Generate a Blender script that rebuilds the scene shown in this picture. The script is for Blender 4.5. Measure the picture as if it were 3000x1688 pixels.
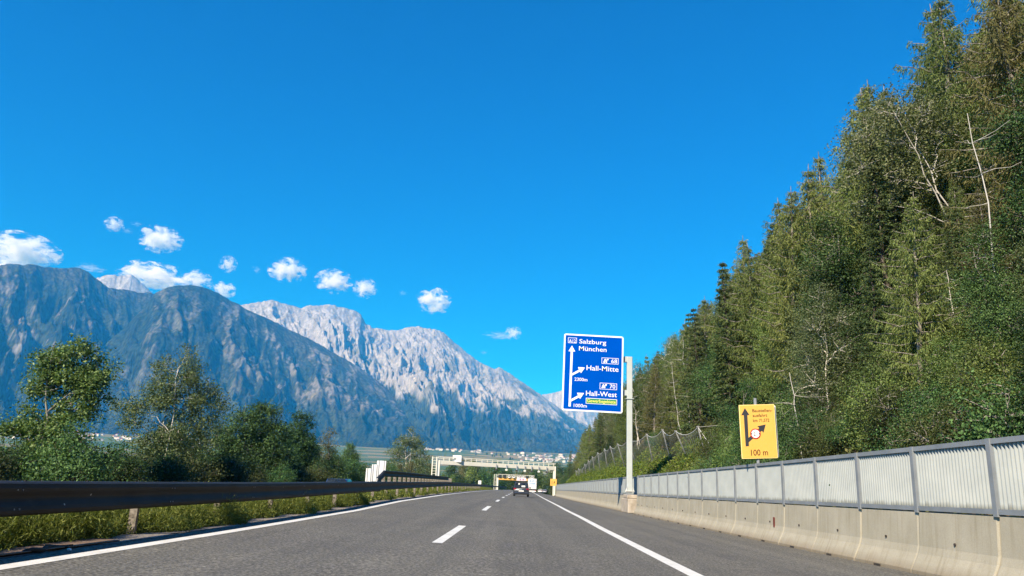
import bpy, bmesh, math, random
import numpy as np
from mathutils import Matrix, Vector

# ------------------------------------------------------------------ clear, camera, world, sun, exposure
for o in list(bpy.data.objects):
    bpy.data.objects.remove(o, do_unlink=True)
SC = bpy.context.scene
COL = SC.collection
R = math.radians

cam = bpy.data.cameras.new('camera')
cam.sensor_width = 36.0
cam.lens = 2260.0 / 3000.0 * 36.0
cam.clip_start = 0.1
cam.clip_end = 60000
camo = bpy.data.objects.new('camera', cam)
COL.objects.link(camo)
camo.matrix_world = (Matrix.Translation((0, 0, 1.1)) @ Matrix.Rotation(R(0.826), 4, 'Z')
                     @ Matrix.Rotation(R(90 + 14.61), 4, 'X') @ Matrix.Rotation(R(2.3), 4, 'Z'))
SC.camera = camo

SUN_AZ, SUN_EL = 213.0, 36.0          # azimuth clockwise from +Y (the direction of travel): behind and left
w = bpy.data.worlds.new('World')
SC.world = w
w.use_nodes = True
nt = w.node_tree
bg = nt.nodes['Background']
sky = nt.nodes.new('ShaderNodeTexSky')
sky.sky_type = 'NISHITA'
sky.sun_disc = False
sky.sun_elevation = R(SUN_EL)
sky.sun_rotation = R(SUN_AZ)
sky.altitude = 600
sky.air_density = 1.0
sky.dust_density = 0.25
sky.ozone_density = 4.0
hs = nt.nodes.new('ShaderNodeHueSaturation')
hs.inputs['Hue'].default_value = 0.487
hs.inputs['Saturation'].default_value = 1.65
nt.links.new(sky.outputs[0], hs.inputs['Color'])
tint = nt.nodes.new('ShaderNodeMix'); tint.data_type = 'RGBA'; tint.blend_type = 'MULTIPLY'
tint.inputs[0].default_value = 1.0
tint.inputs[7].default_value = (0.02, 0.665, 1.03, 1)
nt.links.new(hs.outputs[0], tint.inputs[6])
nt.links.new(tint.outputs[2], bg.inputs['Color'])
bg.inputs['Strength'].default_value = 0.088

sl = bpy.data.lights.new('sun', 'SUN')
sl.energy = 4.6
sl.angle = R(0.5)
sl.color = (1.0, 0.93, 0.82)
so = bpy.data.objects.new('sun', sl)
COL.objects.link(so)
sdir = Vector((math.sin(R(SUN_AZ)) * math.cos(R(SUN_EL)), math.cos(R(SUN_AZ)) * math.cos(R(SUN_EL)), math.sin(R(SUN_EL))))
so.rotation_euler = (-sdir).to_track_quat('-Z', 'Y').to_euler()
so.location = (-40, -60, 60)

SC.view_settings.view_transform = 'Standard'
SC.view_settings.look = 'None'
SC.view_settings.gamma = 1.0
SC.view_settings.exposure = 0.95
SC.view_settings.use_curve_mapping = False
SC.render.engine = 'CYCLES'
cy = SC.cycles
cy.max_bounces = 8
cy.diffuse_bounces = 3
cy.glossy_bounces = 2
cy.transmission_bounces = 3
cy.transparent_max_bounces = 6
cy.volume_bounces = 6
cy.volume_max_steps = 160
cy.volume_step_rate = 1.0
cy.use_denoising = True
try:
    cy.denoiser = 'OPENIMAGEDENOISE'
    cy.denoising_input_passes = 'RGB_ALBEDO_NORMAL'
    cy.denoising_prefilter = 'ACCURATE'
except Exception:
    pass
cy.caustics_reflective = False
cy.caustics_refractive = False

rng = np.random.default_rng(12)

# ------------------------------------------------------------------ helpers: objects
def link(o, parent=None):
    COL.objects.link(o)
    if parent is not None:
        o.parent = parent
    return o

def tag(o, label=None, cat=None, group=None, kind=None):
    if label: o['label'] = label
    if cat: o['category'] = cat
    if group: o['group'] = group
    if kind: o['kind'] = kind
    return o

def empty(name, loc=(0, 0, 0), rz=0.0):
    o = bpy.data.objects.new(name, None)
    o.empty_display_size = 0.3
    o.location = loc
    o.rotation_euler = (0, 0, rz)
    return link(o)

def np_mesh(name, verts, faces, mats=(), smooth=False, mat_idx=None):
    """verts (N,3); faces (M,k) int array with one k"""
    verts = np.asarray(verts, np.float32); faces = np.asarray(faces, np.int32)
    me = bpy.data.meshes.new(name)
    k = faces.shape[1]; m = len(faces)
    me.vertices.add(len(verts)); me.vertices.foreach_set('co', verts.ravel())
    me.loops.add(m * k); me.loops.foreach_set('vertex_index', faces.ravel())
    me.polygons.add(m)
    me.polygons.foreach_set('loop_start', np.arange(0, m * k, k, dtype=np.int32))
    me.polygons.foreach_set('loop_total', np.full(m, k, np.int32))
    if mat_idx is not None:
        me.polygons.foreach_set('material_index', np.asarray(mat_idx, np.int32))
    if smooth:
        me.polygons.foreach_set('use_smooth', np.ones(m, bool))
    me.update(calc_edges=True)
    for x in mats: me.materials.append(x)
    return me

def obj(name, me, parent=None, loc=None, rot=None):
    o = bpy.data.objects.new(name, me)
    if loc is not None: o.location = loc
    if rot is not None: o.rotation_euler = rot
    return link(o, parent)

class MB:
    """collects boxes, prisms, tubes into one mesh"""
    def __init__(s): s.v = []; s.f = []; s.m = []
    def add(s, vs, fs, mi=0):
        b = len(s.v); s.v.extend([tuple(p) for p in vs])
        for f in fs: s.f.append([b + i for i in f]); s.m.append(mi)
        return s
    def box(s, c, d, M=None, mi=0):
        x, y, z = d[0] / 2, d[1] / 2, d[2] / 2
        vs = [Vector((c[0] + sx * x, c[1] + sy * y, c[2] + sz * z)) for sz in (-1, 1) for sy in (-1, 1) for sx in (-1, 1)]
        if M is not None: vs = [M @ v for v in vs]
        return s.add(vs, [(0, 2, 3, 1), (4, 5, 7, 6), (0, 1, 5, 4), (2, 6, 7, 3), (0, 4, 6, 2), (1, 3, 7, 5)], mi)
    def bar(s, a, b, w, h=None, mi=0):
        a = Vector(a); b = Vector(b); h = h or w
        d = (b - a); L = d.length; d.normalize()
        up = Vector((0, 0, 1)) if abs(d.z) < 0.95 else Vector((0, 1, 0))
        x = d.cross(up).normalized(); y = x.cross(d)
        vs = []
        for p in (a, b):
            for sx, sy in ((-1, -1), (1, -1), (1, 1), (-1, 1)):
                vs.append(p + x * sx * w / 2 + y * sy * h / 2)
        return s.add(vs, [(3, 2, 1, 0), (4, 5, 6, 7), (0, 1, 5, 4), (1, 2, 6, 5), (2, 3, 7, 6), (3, 0, 4, 7)], mi)
    def tube(s, pts, rad, n=8, mi=0, cap=True):
        pts = [Vector(p) for p in pts]
        rad = rad if hasattr(rad, '__len__') else [rad] * len(pts)
        b = len(s.v)
        for i, p in enumerate(pts):
            d = (pts[min(i + 1, len(pts) - 1)] - pts[max(i - 1, 0)]).normalized()
            up = Vector((0, 0, 1)) if abs(d.z) < 0.9 else Vector((0, 1, 0))
            x = d.cross(up).normalized(); y = d.cross(x)
            for k in range(n):
                a = 2 * math.pi * k / n
                s.v.append(tuple(p + (x * math.cos(a) + y * math.sin(a)) * rad[i]))
        for i in range(len(pts) - 1):
            for k in range(n):
                s.f.append([b + i * n + k, b + i * n + (k + 1) % n, b + (i + 1) * n + (k + 1) % n, b + (i + 1) * n + k]); s.m.append(mi)
        if cap:
            s.f.append([b + k for k in range(n)]); s.m.append(mi)
            s.f.append([b + (len(pts) - 1) * n + k for k in range(n)][::-1]); s.m.append(mi)
        return s
    def prism(s, poly, axis_vec, mi=0):
        """poly: list of 3D points; extruded by axis_vec"""
        n = len(poly); a = Vector(axis_vec)
        vs = [Vector(p) for p in poly] + [Vector(p) + a for p in poly]
        fs = [list(range(n))[::-1], list(range(n, 2 * n))] + [(i, (i + 1) % n, n + (i + 1) % n, n + i) for i in range(n)]
        return s.add(vs, fs, mi)
    def sweep(s, rings, closed=False, mi=0, caps=False):
        b = len(s.v); n = len(rings[0])
        for r_ in rings: s.v.extend([tuple(p) for p in r_])
        for i in range(len(rings) - 1):
            for k in range(n if closed else n - 1):
                s.f.append([b + i * n + k, b + i * n + (k + 1) % n, b + (i + 1) * n + (k + 1) % n, b + (i + 1) * n + k]); s.m.append(mi)
        if caps:
            s.f.append([b + k for k in range(n)]); s.m.append(mi)
            e = b + (len(rings) - 1) * n
            s.f.append([e + k for k in range(n)][::-1]); s.m.append(mi)
        return s
    def mesh(s, name, *mats, smooth=False, bevel=0.0, recalc=True):
        me = bpy.data.meshes.new(name)
        me.from_pydata(s.v, [], s.f)
        me.polygons.foreach_set('material_index', np.array(s.m, np.int32))
        for x in mats: me.materials.append(x)
        if recalc or bevel > 0:
            bm = bmesh.new(); bm.from_mesh(me)
            if recalc: bmesh.ops.recalc_face_normals(bm, faces=bm.faces)
            if bevel > 0:
                bmesh.ops.bevel(bm, geom=[e for e in bm.edges if len(e.link_faces) == 2 and e.calc_face_angle(0) > 0.5],
                                offset=bevel, segments=1, affect='EDGES')
            bm.to_mesh(me); bm.free()
        if smooth: me.polygons.foreach_set('use_smooth', np.ones(len(me.polygons), bool))
        me.update()
        return me
    def build(s, name, parent, *mats, **kw):
        return obj(name, s.mesh(name, *mats, **kw), parent)

def copy_tree(o, parent=None):
    c = o.copy(); COL.objects.link(c)
    if parent is not None: c.parent = parent
    for ch in list(o.children): copy_tree(ch, c)
    return c

# ------------------------------------------------------------------ helpers: noise (numpy)
def _hash(ix, iy, seed):
    h = (ix.astype(np.int64) * 374761393 + iy.astype(np.int64) * 668265263 + seed * 974634777) & 0xffffffff
    h = ((h ^ (h >> 13)) * 1274126177) & 0xffffffff
    return (h ^ (h >> 16)) & 0xffffffff

def perlin(x, y, seed=0):
    x = np.asarray(x, float); y = np.asarray(y, float)
    ix = np.floor(x); iy = np.floor(y); fx = x - ix; fy = y - iy
    ux = fx * fx * fx * (fx * (fx * 6 - 15) + 10); uy = fy * fy * fy * (fy * (fy * 6 - 15) + 10)
    def g(a, b, dx, dy):
        an = _hash(a, b, seed) / 4294967296.0 * 2 * np.pi
        return np.cos(an) * dx + np.sin(an) * dy
    n00 = g(ix, iy, fx, fy); n10 = g(ix + 1, iy, fx - 1, fy)
    n01 = g(ix, iy + 1, fx, fy - 1); n11 = g(ix + 1, iy + 1, fx - 1, fy - 1)
    return ((n00 * (1 - ux) + n10 * ux) * (1 - uy) + (n01 * (1 - ux) + n11 * ux) * uy) * 1.5

def fbm(x, y, o=5, seed=0, gain=0.5, lac=2.03):
    a = 1.0; s = 0; t = 0
    for i in range(o):
        s = s + a * perlin(x, y, seed + i * 17); t += a
        x = np.asarray(x) * lac + 3.7; y = np.asarray(y) * lac - 1.3; a *= gain
    return s / t

def ridged(x, y, o=5, seed=0, gain=0.55, lac=2.1):
    a = 1.0; s = 0; t = 0
    for i in range(o):
        s = s + a * (1 - np.abs(perlin(x, y, seed + i * 13)) * 1.6); t += a
        x = np.asarray(x) * lac + 1.7; y = np.asarray(y) * lac + 5.3; a *= gain
    return s / t

def sstep(a, b, x):
    t = np.clip((x - a) / (b - a), 0, 1); return t * t * (3 - 2 * t)

# ------------------------------------------------------------------ helpers: materials
def mat(name, col=(0.5, 0.5, 0.5), rough=0.6, metal=0.0, spec=0.5):
    m = bpy.data.materials.new(name); m.use_nodes = True
    p = m.node_tree.nodes['Principled BSDF']
    p.inputs['Base Color'].default_value = (*col, 1)
    p.inputs['Roughness'].default_value = rough
    p.inputs['Metallic'].default_value = metal
    p.inputs['Specular IOR Level'].default_value = spec
    return m, m.node_tree, p

def N(t, kind, **kw):
    n = t.nodes.new(kind)
    for k, v in kw.items():
        if k in n.inputs.keys(): n.inputs[k].default_value = v
        else: setattr(n, k, v)
    return n

def ramp(t, fac, stops, interp='LINEAR'):
    n = t.nodes.new('ShaderNodeValToRGB'); n.color_ramp.interpolation = interp
    e = n.color_ramp.elements
    while len(e) > 1: e.remove(e[-1])
    for i, (p, c) in enumerate(stops):
        q = e[0] if i == 0 else e.new(p)
        q.position = p; q.color = (*c, 1) if len(c) == 3 else c
    t.links.new(fac, n.inputs[0])
    return n.outputs[0]

def mixc(t, fac, a, b, mode='MIX'):
    n = t.nodes.new('ShaderNodeMix'); n.data_type = 'RGBA'; n.blend_type = mode
    for s, val in ((n.inputs[0], fac), (n.inputs[6], a), (n.inputs[7], b)):
        if isinstance(val, (int, float)): s.default_value = val
        elif isinstance(val, tuple): s.default_value = (*val, 1) if len(val) == 3 else val
        else: t.links.new(val, s)
    return n.outputs[2]

def coords(t, kind='Object', scale=(1, 1, 1)):
    tc = t.nodes.new('ShaderNodeTexCoord'); mp = t.nodes.new('ShaderNodeMapping')
    mp.inputs['Scale'].default_value = scale
    t.links.new(tc.outputs[kind], mp.inputs[0]); return mp.outputs[0]

def noise(t, vec, scale, detail=4, rough=0.55, dist=0.0):
    n = N(t, 'ShaderNodeTexNoise', Scale=scale, Detail=detail, Roughness=rough, Distortion=dist)
    t.links.new(vec, n.inputs['Vector']); return n.outputs[0]

def bump(t, p, height, strength=0.3, dist=0.02):
    b = N(t, 'ShaderNodeBump', Strength=strength, Distance=dist)
    t.links.new(height, b.inputs['Height']); t.links.new(b.outputs[0], p.inputs['Normal'])

def mottled(name, a, b, rough=0.6, scale=3.0, bs=0.15, bd=0.01, metal=0.0, detail=6, stretch=(1, 1, 1), kind='Object', lo=0.35, hi=0.65):
    m, t, p = mat(name, a, rough, metal)
    v = coords(t, kind, stretch)
    n = noise(t, v, scale, detail)
    t.links.new(ramp(t, n, [(lo, a), (hi, b)]), p.inputs['Base Color'])
    if bs > 0: bump(t, p, noise(t, v, scale * 6, 3), bs, bd)
    return m

def leaf_mat(name, dark, mid, light, trans=0.3, rough=0.5, objvar=0.25, spec=0.3):
    spec *= 0.6; rough = min(1.0, rough + 0.08)
    """foliage: every leaf (mesh island) gets its own tone, every tree a slight shift"""
    m, t, p = mat(name, mid, rough, 0, spec)
    g = t.nodes.new('ShaderNodeNewGeometry')
    c = ramp(t, g.outputs['Random Per Island'], [(0.0, dark), (0.5, mid), (0.93, light), (1.0, tuple(min(1, x * 1.12) for x in light))])
    oi = t.nodes.new('ShaderNodeObjectInfo')
    h = t.nodes.new('ShaderNodeHueSaturation')
    mr = N(t, 'ShaderNodeMapRange'); mr.inputs['To Min'].default_value = 1 - objvar * 1.5; mr.inputs['To Max'].default_value = 1 + objvar * 1.25
    t.links.new(oi.outputs['Random'], mr.inputs[0]); t.links.new(mr.outputs[0], h.inputs['Value'])
    ma = N(t, 'ShaderNodeMath', operation='MULTIPLY_ADD'); ma.inputs[1].default_value = 17.31; ma.inputs[2].default_value = 0.0
    t.links.new(oi.outputs['Random'], ma.inputs[0])
    fr = N(t, 'ShaderNodeMath', operation='FRACT'); t.links.new(ma.outputs[0], fr.inputs[0])
    mh = N(t, 'ShaderNodeMapRange'); mh.inputs['To Min'].default_value = 0.485; mh.inputs['To Max'].default_value = 0.513
    t.links.new(fr.outputs[0], mh.inputs[0]); t.links.new(mh.outputs[0], h.inputs['Hue'])
    t.links.new(c, h.inputs['Color'])
    t.links.new(h.outputs[0], p.inputs['Base Color'])
    tr = t.nodes.new('ShaderNodeBsdfTranslucent')
    br = mixc(t, 1.0, h.outputs[0], (1.25, 1.3, 0.7), 'MULTIPLY')
    t.links.new(br, tr.inputs[0])
    ms = t.nodes.new('ShaderNodeMixShader'); ms.inputs[0].default_value = trans
    t.links.new(p.outputs[0], ms.inputs[1]); t.links.new(tr.outputs[0], ms.inputs[2])
    t.links.new(ms.outputs[0], t.nodes['Material Output'].inputs[0])
    return m

M = {}
# asphalt with visible aggregate
m, t, p = mat('asphalt', (0.1, 0.1, 0.1), 0.82, 0, 0.35)
v = coords(t, 'Object')
agg = noise(t, v, 24, 4, 0.75)
vo = N(t, 'ShaderNodeTexVoronoi', Scale=34.0); t.links.new(v, vo.inputs['Vector'])
big = noise(t, coords(t, 'Object', (1.3, 0.025, 1)), 1.0, 6, 0.62)
patch = noise(t, v, 0.35, 5)
c0 = ramp(t, agg, [(0.36, (0.045, 0.0435, 0.037)), (0.5, (0.124, 0.12, 0.103)), (0.64, (0.28, 0.27, 0.235))])
spk = ramp(t, vo.outputs['Color'], [(0.0, (0.78, 0.78, 0.78)), (0.86, (1.0, 1.0, 1.0)), (0.95, (1.5, 1.46, 1.4))])
c1 = mixc(t, 1.0, c0, spk, 'MULTIPLY')
c2 = mixc(t, 1.0, c1, ramp(t, big, [(0.3, (0.76, 0.77, 0.78)), (0.7, (1.16, 1.15, 1.13))]), 'MULTIPLY')
c3 = mixc(t, 1.0, c2, ramp(t, patch, [(0.35, (0.9, 0.9, 0.92)), (0.65, (1.08, 1.08, 1.06))]), 'MULTIPLY')
t.links.new(c3, p.inputs['Base Color'])
bump(t, p, agg, 0.55, 0.012)
M['asphalt'] = m

m, t, p = mat('road_paint', (0.78, 0.78, 0.74), 0.6)
v = coords(t, 'Object')
n1 = noise(t, v, 30, 4, 0.7); n2 = noise(t, v, 2.5, 5)
c = ramp(t, n1, [(0.25, (0.52, 0.52, 0.49)), (0.5, (0.76, 0.76, 0.72))])
t.links.new(mixc(t, 1.0, c, ramp(t, n2, [(0.3, (0.82, 0.82, 0.8)), (0.6, (1, 1, 1))]), 'MULTIPLY'), p.inputs['Base Color'])
bump(t, p, n1, 0.3, 0.006)
M['paint'] = m

# concrete of the barrier: warm grey with vertical runs and dirt along the foot
m, t, p = mat('barrier_concrete', (0.4, 0.37, 0.32), 0.88, 0, 0.2)
v = coords(t, 'Object')
n1 = noise(t, v, 1.1, 6, 0.6); n2 = noise(t, coords(t, 'Object', (1, 5, 0.35)), 2.2, 5, 0.6); n3 = noise(t, v, 45, 3)
c = ramp(t, n1, [(0.3, (0.33, 0.308, 0.24)), (0.7, (0.4, 0.374, 0.3))])
c = mixc(t, 1.0, c, ramp(t, n2, [(0.3, (0.84, 0.82, 0.78)), (0.5, (1, 1, 1))]), 'MULTIPLY')
c = mixc(t, 1.0, c, ramp(t, n3, [(0.3, (0.88, 0.88, 0.88)), (0.7, (1.06, 1.06, 1.06))]), 'MULTIPLY')
sz = N(t, 'ShaderNodeSeparateXYZ'); tcz = t.nodes.new('ShaderNodeTexCoord'); t.links.new(tcz.outputs['Object'], sz.inputs[0])
fz = N(t, 'ShaderNodeMath', operation='MULTIPLY_ADD'); fz.inputs[1].default_value = 0.35; fz.inputs[2].default_value = -0.12
t.links.new(n1, fz.inputs[0])
az = N(t, 'ShaderNodeMath', operation='SUBTRACT'); t.links.new(sz.outputs['Z'], az.inputs[0]); t.links.new(fz.outputs[0], az.inputs[1])
c = mixc(t, 1.0, c, ramp(t, az.outputs[0], [(0.0, (0.66, 0.6, 0.55)), (0.22, (1, 1, 1))]), 'MULTIPLY')
t.links.new(c, p.inputs['Base Color']); bump(t, p, n3, 0.25, 0.01)
M['concrete'] = m
M['concrete_old'] = mottled('pedestal_concrete', (0.3, 0.26, 0.21), (0.45, 0.4, 0.33), 0.9, 2.5, 0.3, 0.02)
M['slot'] = mottled('slot_recess_shade', (0.02, 0.018, 0.015), (0.05, 0.04, 0.035), 0.95, 8, 0.2)  # near-black colour painted as the shade inside drain slots and lifting holes

# corrugated fence sheet
m, t, p = mat('corrugated_sheet', (0.4, 0.42, 0.4), 0.42, 0, 0.4)
v = coords(t, 'Object')
n1 = noise(t, v, 3, 5); n2 = noise(t, coords(t, 'Object', (1, 6, 0.6)), 3, 5)
c = ramp(t, n1, [(0.3, (0.29, 0.325, 0.335)), (0.7, (0.35, 0.385, 0.39))])
sz = N(t, 'ShaderNodeSeparateXYZ'); tcz = t.nodes.new('ShaderNodeTexCoord'); t.links.new(tcz.outputs['Object'], sz.inputs[0])
az = N(t, 'ShaderNodeMath', operation='MULTIPLY_ADD'); az.inputs[1].default_value = 0.16; az.inputs[2].default_value = -0.035
t.links.new(n2, az.inputs[0])
sb = N(t, 'ShaderNodeMath', operation='SUBTRACT'); t.links.new(sz.outputs['Z'], sb.inputs[0]); t.links.new(az.outputs[0], sb.inputs[1])
c = mixc(t, 1.0, c, ramp(t, sb.outputs[0], [(0.0, (0.5, 0.48, 0.44)), (0.08, (1, 1, 1))]), 'MULTIPLY')
t.links.new(c, p.inputs['Base Color'])
M['sheet'] = m
M['absorber'] = mottled('absorber_backing', (0.085, 0.09, 0.085), (0.12, 0.125, 0.118), 0.8, 4, 0.05)
M['fence_steel'] = mottled('fence_steel', (0.2, 0.225, 0.25), (0.26, 0.285, 0.31), 0.5, 2, 0.05, 0.003, 0.2)
M['galv'] = mottled('galvanised_steel', (0.52, 0.53, 0.5), (0.66, 0.66, 0.62), 0.45, 1.5, 0.04, 0.003, 0.15)
M['net_steel'] = mottled('dull_zinc', (0.17, 0.18, 0.18), (0.25, 0.26, 0.26), 0.6, 3, 0.04, 0.003, 0.1)
M['pole_paint'] = mottled('pole_paint', (0.41, 0.455, 0.455), (0.46, 0.505, 0.5), 0.42, 1.2, 0.03, 0.003)
M['gantry'] = mottled('gantry_cream_paint', (0.66, 0.66, 0.58), (0.72, 0.72, 0.64), 0.5, 0.8, 0.03, 0.003)
M['orange'] = mottled('gantry_orange', (0.72, 0.36, 0.06), (0.8, 0.44, 0.1), 0.5, 1, 0.02)
M['white'] = mottled('white_paint', (0.74, 0.75, 0.74), (0.82, 0.82, 0.8), 0.4, 2, 0.02)
M['dark'] = mottled('dark_plastic', (0.02, 0.02, 0.02), (0.035, 0.035, 0.035), 0.55, 5, 0.05)
M['sign_back'] = mottled('sign_back_aluminium', (0.66, 0.69, 0.72), (0.76, 0.78, 0.8), 0.4, 1, 0.02, 0.003, 0.1)

# weathered dark-brown guardrail steel with scuffs
m, t, p = mat('guardrail_steel', (0.03, 0.027, 0.025), 0.62, 0.0, 0.32)
v = coords(t, 'Object')
n1 = noise(t, v, 1.6, 6, 0.6); n2 = noise(t, coords(t, 'Object', (1, 0.35, 1)), 6, 4)
vo = N(t, 'ShaderNodeTexVoronoi', Scale=2.6); t.links.new(v, vo.inputs['Vector'])
c = ramp(t, n1, [(0.3, (0.013, 0.0125, 0.0125)), (0.7, (0.029, 0.027, 0.0255))])
c = mixc(t, ramp(t, n2, [(0.66, (0, 0, 0)), (0.78, (0.5, 0.5, 0.5))]), c, (0.09, 0.065, 0.05))
c = mixc(t, ramp(t, vo.outputs['Distance'], [(0.028, (1, 1, 1)), (0.045, (0, 0, 0))]), c, (0.5, 0.5, 0.5))
t.links.new(c, p.inputs['Base Color']); bump(t, p, noise(t, v, 9, 4), 0.06, 0.01)
M['rail'] = m
m, t, p = mat('post_steel', (0.3, 0.27, 0.23), 0.6, 0.15, 0.4)
v = coords(t, 'Object'); n1 = noise(t, v, 6, 6, 0.65)
t.links.new(ramp(t, n1, [(0.35, (0.08, 0.068, 0.055)), (0.5, (0.2, 0.18, 0.155)), (0.7, (0.33, 0.3, 0.265))]), p.inputs['Base Color'])
M['post'] = m
m, t, p = mat('rusty_plate', (0.2, 0.12, 0.08), 0.85, 0.2)
v = coords(t, 'Object'); n1 = noise(t, v, 5, 7, 0.7)
t.links.new(ramp(t, n1, [(0.3, (0.11, 0.07, 0.05)), (0.55, (0.22, 0.15, 0.105)), (0.75, (0.33, 0.27, 0.22))]), p.inputs['Base Color'])
bump(t, p, n1, 0.4, 0.02); M['rust'] = m
M['rubber'] = mottled('black_rubber', (0.012, 0.012, 0.012), (0.03, 0.03, 0.03), 0.8, 20, 0.4)
M['litter'] = mottled('pale_litter', (0.7, 0.7, 0.68), (0.8, 0.8, 0.78), 0.7, 9, 0.1)
M['gravel'] = mottled('shoulder_grit', (0.15, 0.135, 0.12), (0.3, 0.27, 0.24), 0.95, 22, 0.5, 0.02, detail=8)

# signs
M['sign_blue'] = mottled('sign_blue', (0.0, 0.068, 0.44), (0.0, 0.075, 0.47), 0.75, 0.7, 0.0)
M['sign_blue'].node_tree.nodes['Principled BSDF'].inputs['Specular IOR Level'].default_value = 0.0
M['sign_white'] = mottled('sign_white', (0.78, 0.8, 0.8), (0.84, 0.85, 0.84), 0.4, 3, 0.0)
M['sign_green'] = mottled('sign_green', (0.01, 0.2, 0.07), (0.012, 0.22, 0.08), 0.4, 3, 0.0)
M['sign_yellow_text'] = mottled('sign_yellow_text', (0.72, 0.7, 0.12), (0.78, 0.74, 0.16), 0.5, 3, 0.0)
M['sign_yellow'] = mottled('sign_yellow', (0.74, 0.42, 0.085), (0.76, 0.44, 0.095), 0.4, 1, 0.0)
M['sign_cream'] = mottled('sign_cream_edge', (0.86, 0.68, 0.25), (0.88, 0.7, 0.3), 0.4, 1, 0.0)
M['sign_black'] = mottled('sign_black', (0.025, 0.027, 0.035), (0.035, 0.037, 0.045), 0.5, 3, 0.0)
M['sign_brown'] = mottled('sign_brown_text', (0.06, 0.015, 0.007), (0.075, 0.02, 0.009), 0.5, 3, 0.0)
M['sign_red'] = mottled('sign_red', (0.42, 0.01, 0.012), (0.46, 0.012, 0.015), 0.4, 3, 0.0)
M['dark_red'] = mottled('faded_reflector', (0.1, 0.02, 0.015), (0.17, 0.04, 0.03), 0.5, 12, 0.0)

# vehicles
def car_paint(name, col, metal=0.3, rough=0.28):
    m, t, p = mat(name, col, rough, metal)
    v = coords(t, 'Object'); n1 = noise(t, v, 4, 5)
    t.links.new(mixc(t, 1.0, col, ramp(t, n1, [(0.3, (0.85, 0.85, 0.85)), (0.7, (1.08, 1.06, 1.04))]), 'MULTIPLY'), p.inputs['Base Color'])
    p.inputs['Coat Weight'].default_value = 0.5; p.inputs['Coat Roughness'].default_value = 0.08
    return m
M['car_grey'] = car_paint('car_grey', (0.045, 0.048, 0.056))
M['car_white'] = car_paint('car_white', (0.78, 0.78, 0.78), 0.0)
M['car_silver'] = car_paint('car_silver', (0.5, 0.51, 0.53), 0.5)
M['car_blue'] = car_paint('car_blue', (0.03, 0.07, 0.25), 0.2)
m, t, p = mat('car_glass', (0.012, 0.016, 0.018), 0.06, 0, 0.6)
t.links.new(ramp(t, noise(t, coords(t), 3, 3), [(0.4, (0.01, 0.014, 0.016)), (0.7, (0.03, 0.036, 0.038))]), p.inputs['Base Color']); M['glass'] = m
M['tyre'] = mottled('tyre_rubber', (0.012, 0.012, 0.012), (0.025, 0.025, 0.025), 0.85, 12, 0.2)
M['rim'] = mottled('wheel_rim', (0.4, 0.4, 0.42), (0.5, 0.5, 0.52), 0.35, 8, 0.0, metal=0.7)
M['tail_red'] = mottled('tail_lamp_red', (0.22, 0.004, 0.012), (0.3, 0.008, 0.018), 0.18, 6, 0.0)
M['roofbox'] = mottled('roof_box_shell', (0.66, 0.55, 0.6), (0.74, 0.64, 0.68), 0.3, 2, 0.0)
M['pink'] = mottled('pink_sticker', (0.6, 0.08, 0.22), (0.66, 0.12, 0.28), 0.4, 4, 0.0)
M['chrome'] = mottled('chrome_trim', (0.75, 0.75, 0.76), (0.85, 0.85, 0.86), 0.15, 5, 0.0, metal=0.9)
M['truck_white'] = mottled('truck_white', (0.72, 0.71, 0.68), (0.8, 0.79, 0.76), 0.45, 1.2, 0.0)
M['truck_blue'] = mottled('truck_blue_print', (0.03, 0.22, 0.5), (0.04, 0.28, 0.56), 0.5, 2, 0.0)
M['glove'] = mottled('pale_luggage', (0.6, 0.6, 0.58), (0.75, 0.75, 0.72), 0.6, 3, 0.0)

# ground and vegetation
def ground_mat():
    m, t, p = mat('valley_ground', (0.1, 0.1, 0.05), 0.95, 0, 0.1)
    v = coords(t, 'Object')
    vo = N(t, 'ShaderNodeTexVoronoi', Scale=1.0); mp = coords(t, 'Object', (0.0042, 0.0095, 0.0)); t.links.new(mp, vo.inputs['Vector'])
    c = ramp(t, vo.outputs['Color'], [(0.0, (0.055, 0.1, 0.03)), (0.3, (0.09, 0.13, 0.04)), (0.5, (0.19, 0.17, 0.08)), (0.7, (0.075, 0.12, 0.035)), (0.9, (0.24, 0.2, 0.11))], 'CONSTANT')
    n1 = noise(t, v, 0.02, 6)
    c = mixc(t, 1.0, c, ramp(t, n1, [(0.3, (0.75, 0.8, 0.75)), (0.7, (1.15, 1.1, 1.05))]), 'MULTIPLY')
    # near ground is rough grass
    sx = N(t, 'ShaderNodeVectorMath', operation='LENGTH'); tc = t.nodes.new('ShaderNodeTexCoord'); t.links.new(tc.outputs['Object'], sx.inputs[0])
    near = ramp(t, noise(t, v, 1.4, 7, 0.65), [(0.3, (0.03, 0.042, 0.014)), (0.55, (0.07, 0.08, 0.03)), (0.75, (0.13, 0.11, 0.06))])
    dv = N(t, 'ShaderNodeMath', operation='DIVIDE'); dv.inputs[1].default_value = 1000.0; t.links.new(sx.outputs['Value'], dv.inputs[0])
    c = mixc(t, ramp(t, dv.outputs[0], [(0.5, (0, 0, 0)), (0.9, (1, 1, 1))]), near, c)
    t.links.new(c, p.inputs['Base Color'])
    return m
M['ground'] = ground_mat()
M['hill'] = mottled('forest_floor', (0.035, 0.03, 0.016), (0.13, 0.085, 0.045), 0.95, 0.5, 0.5, 0.15, detail=8)

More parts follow.
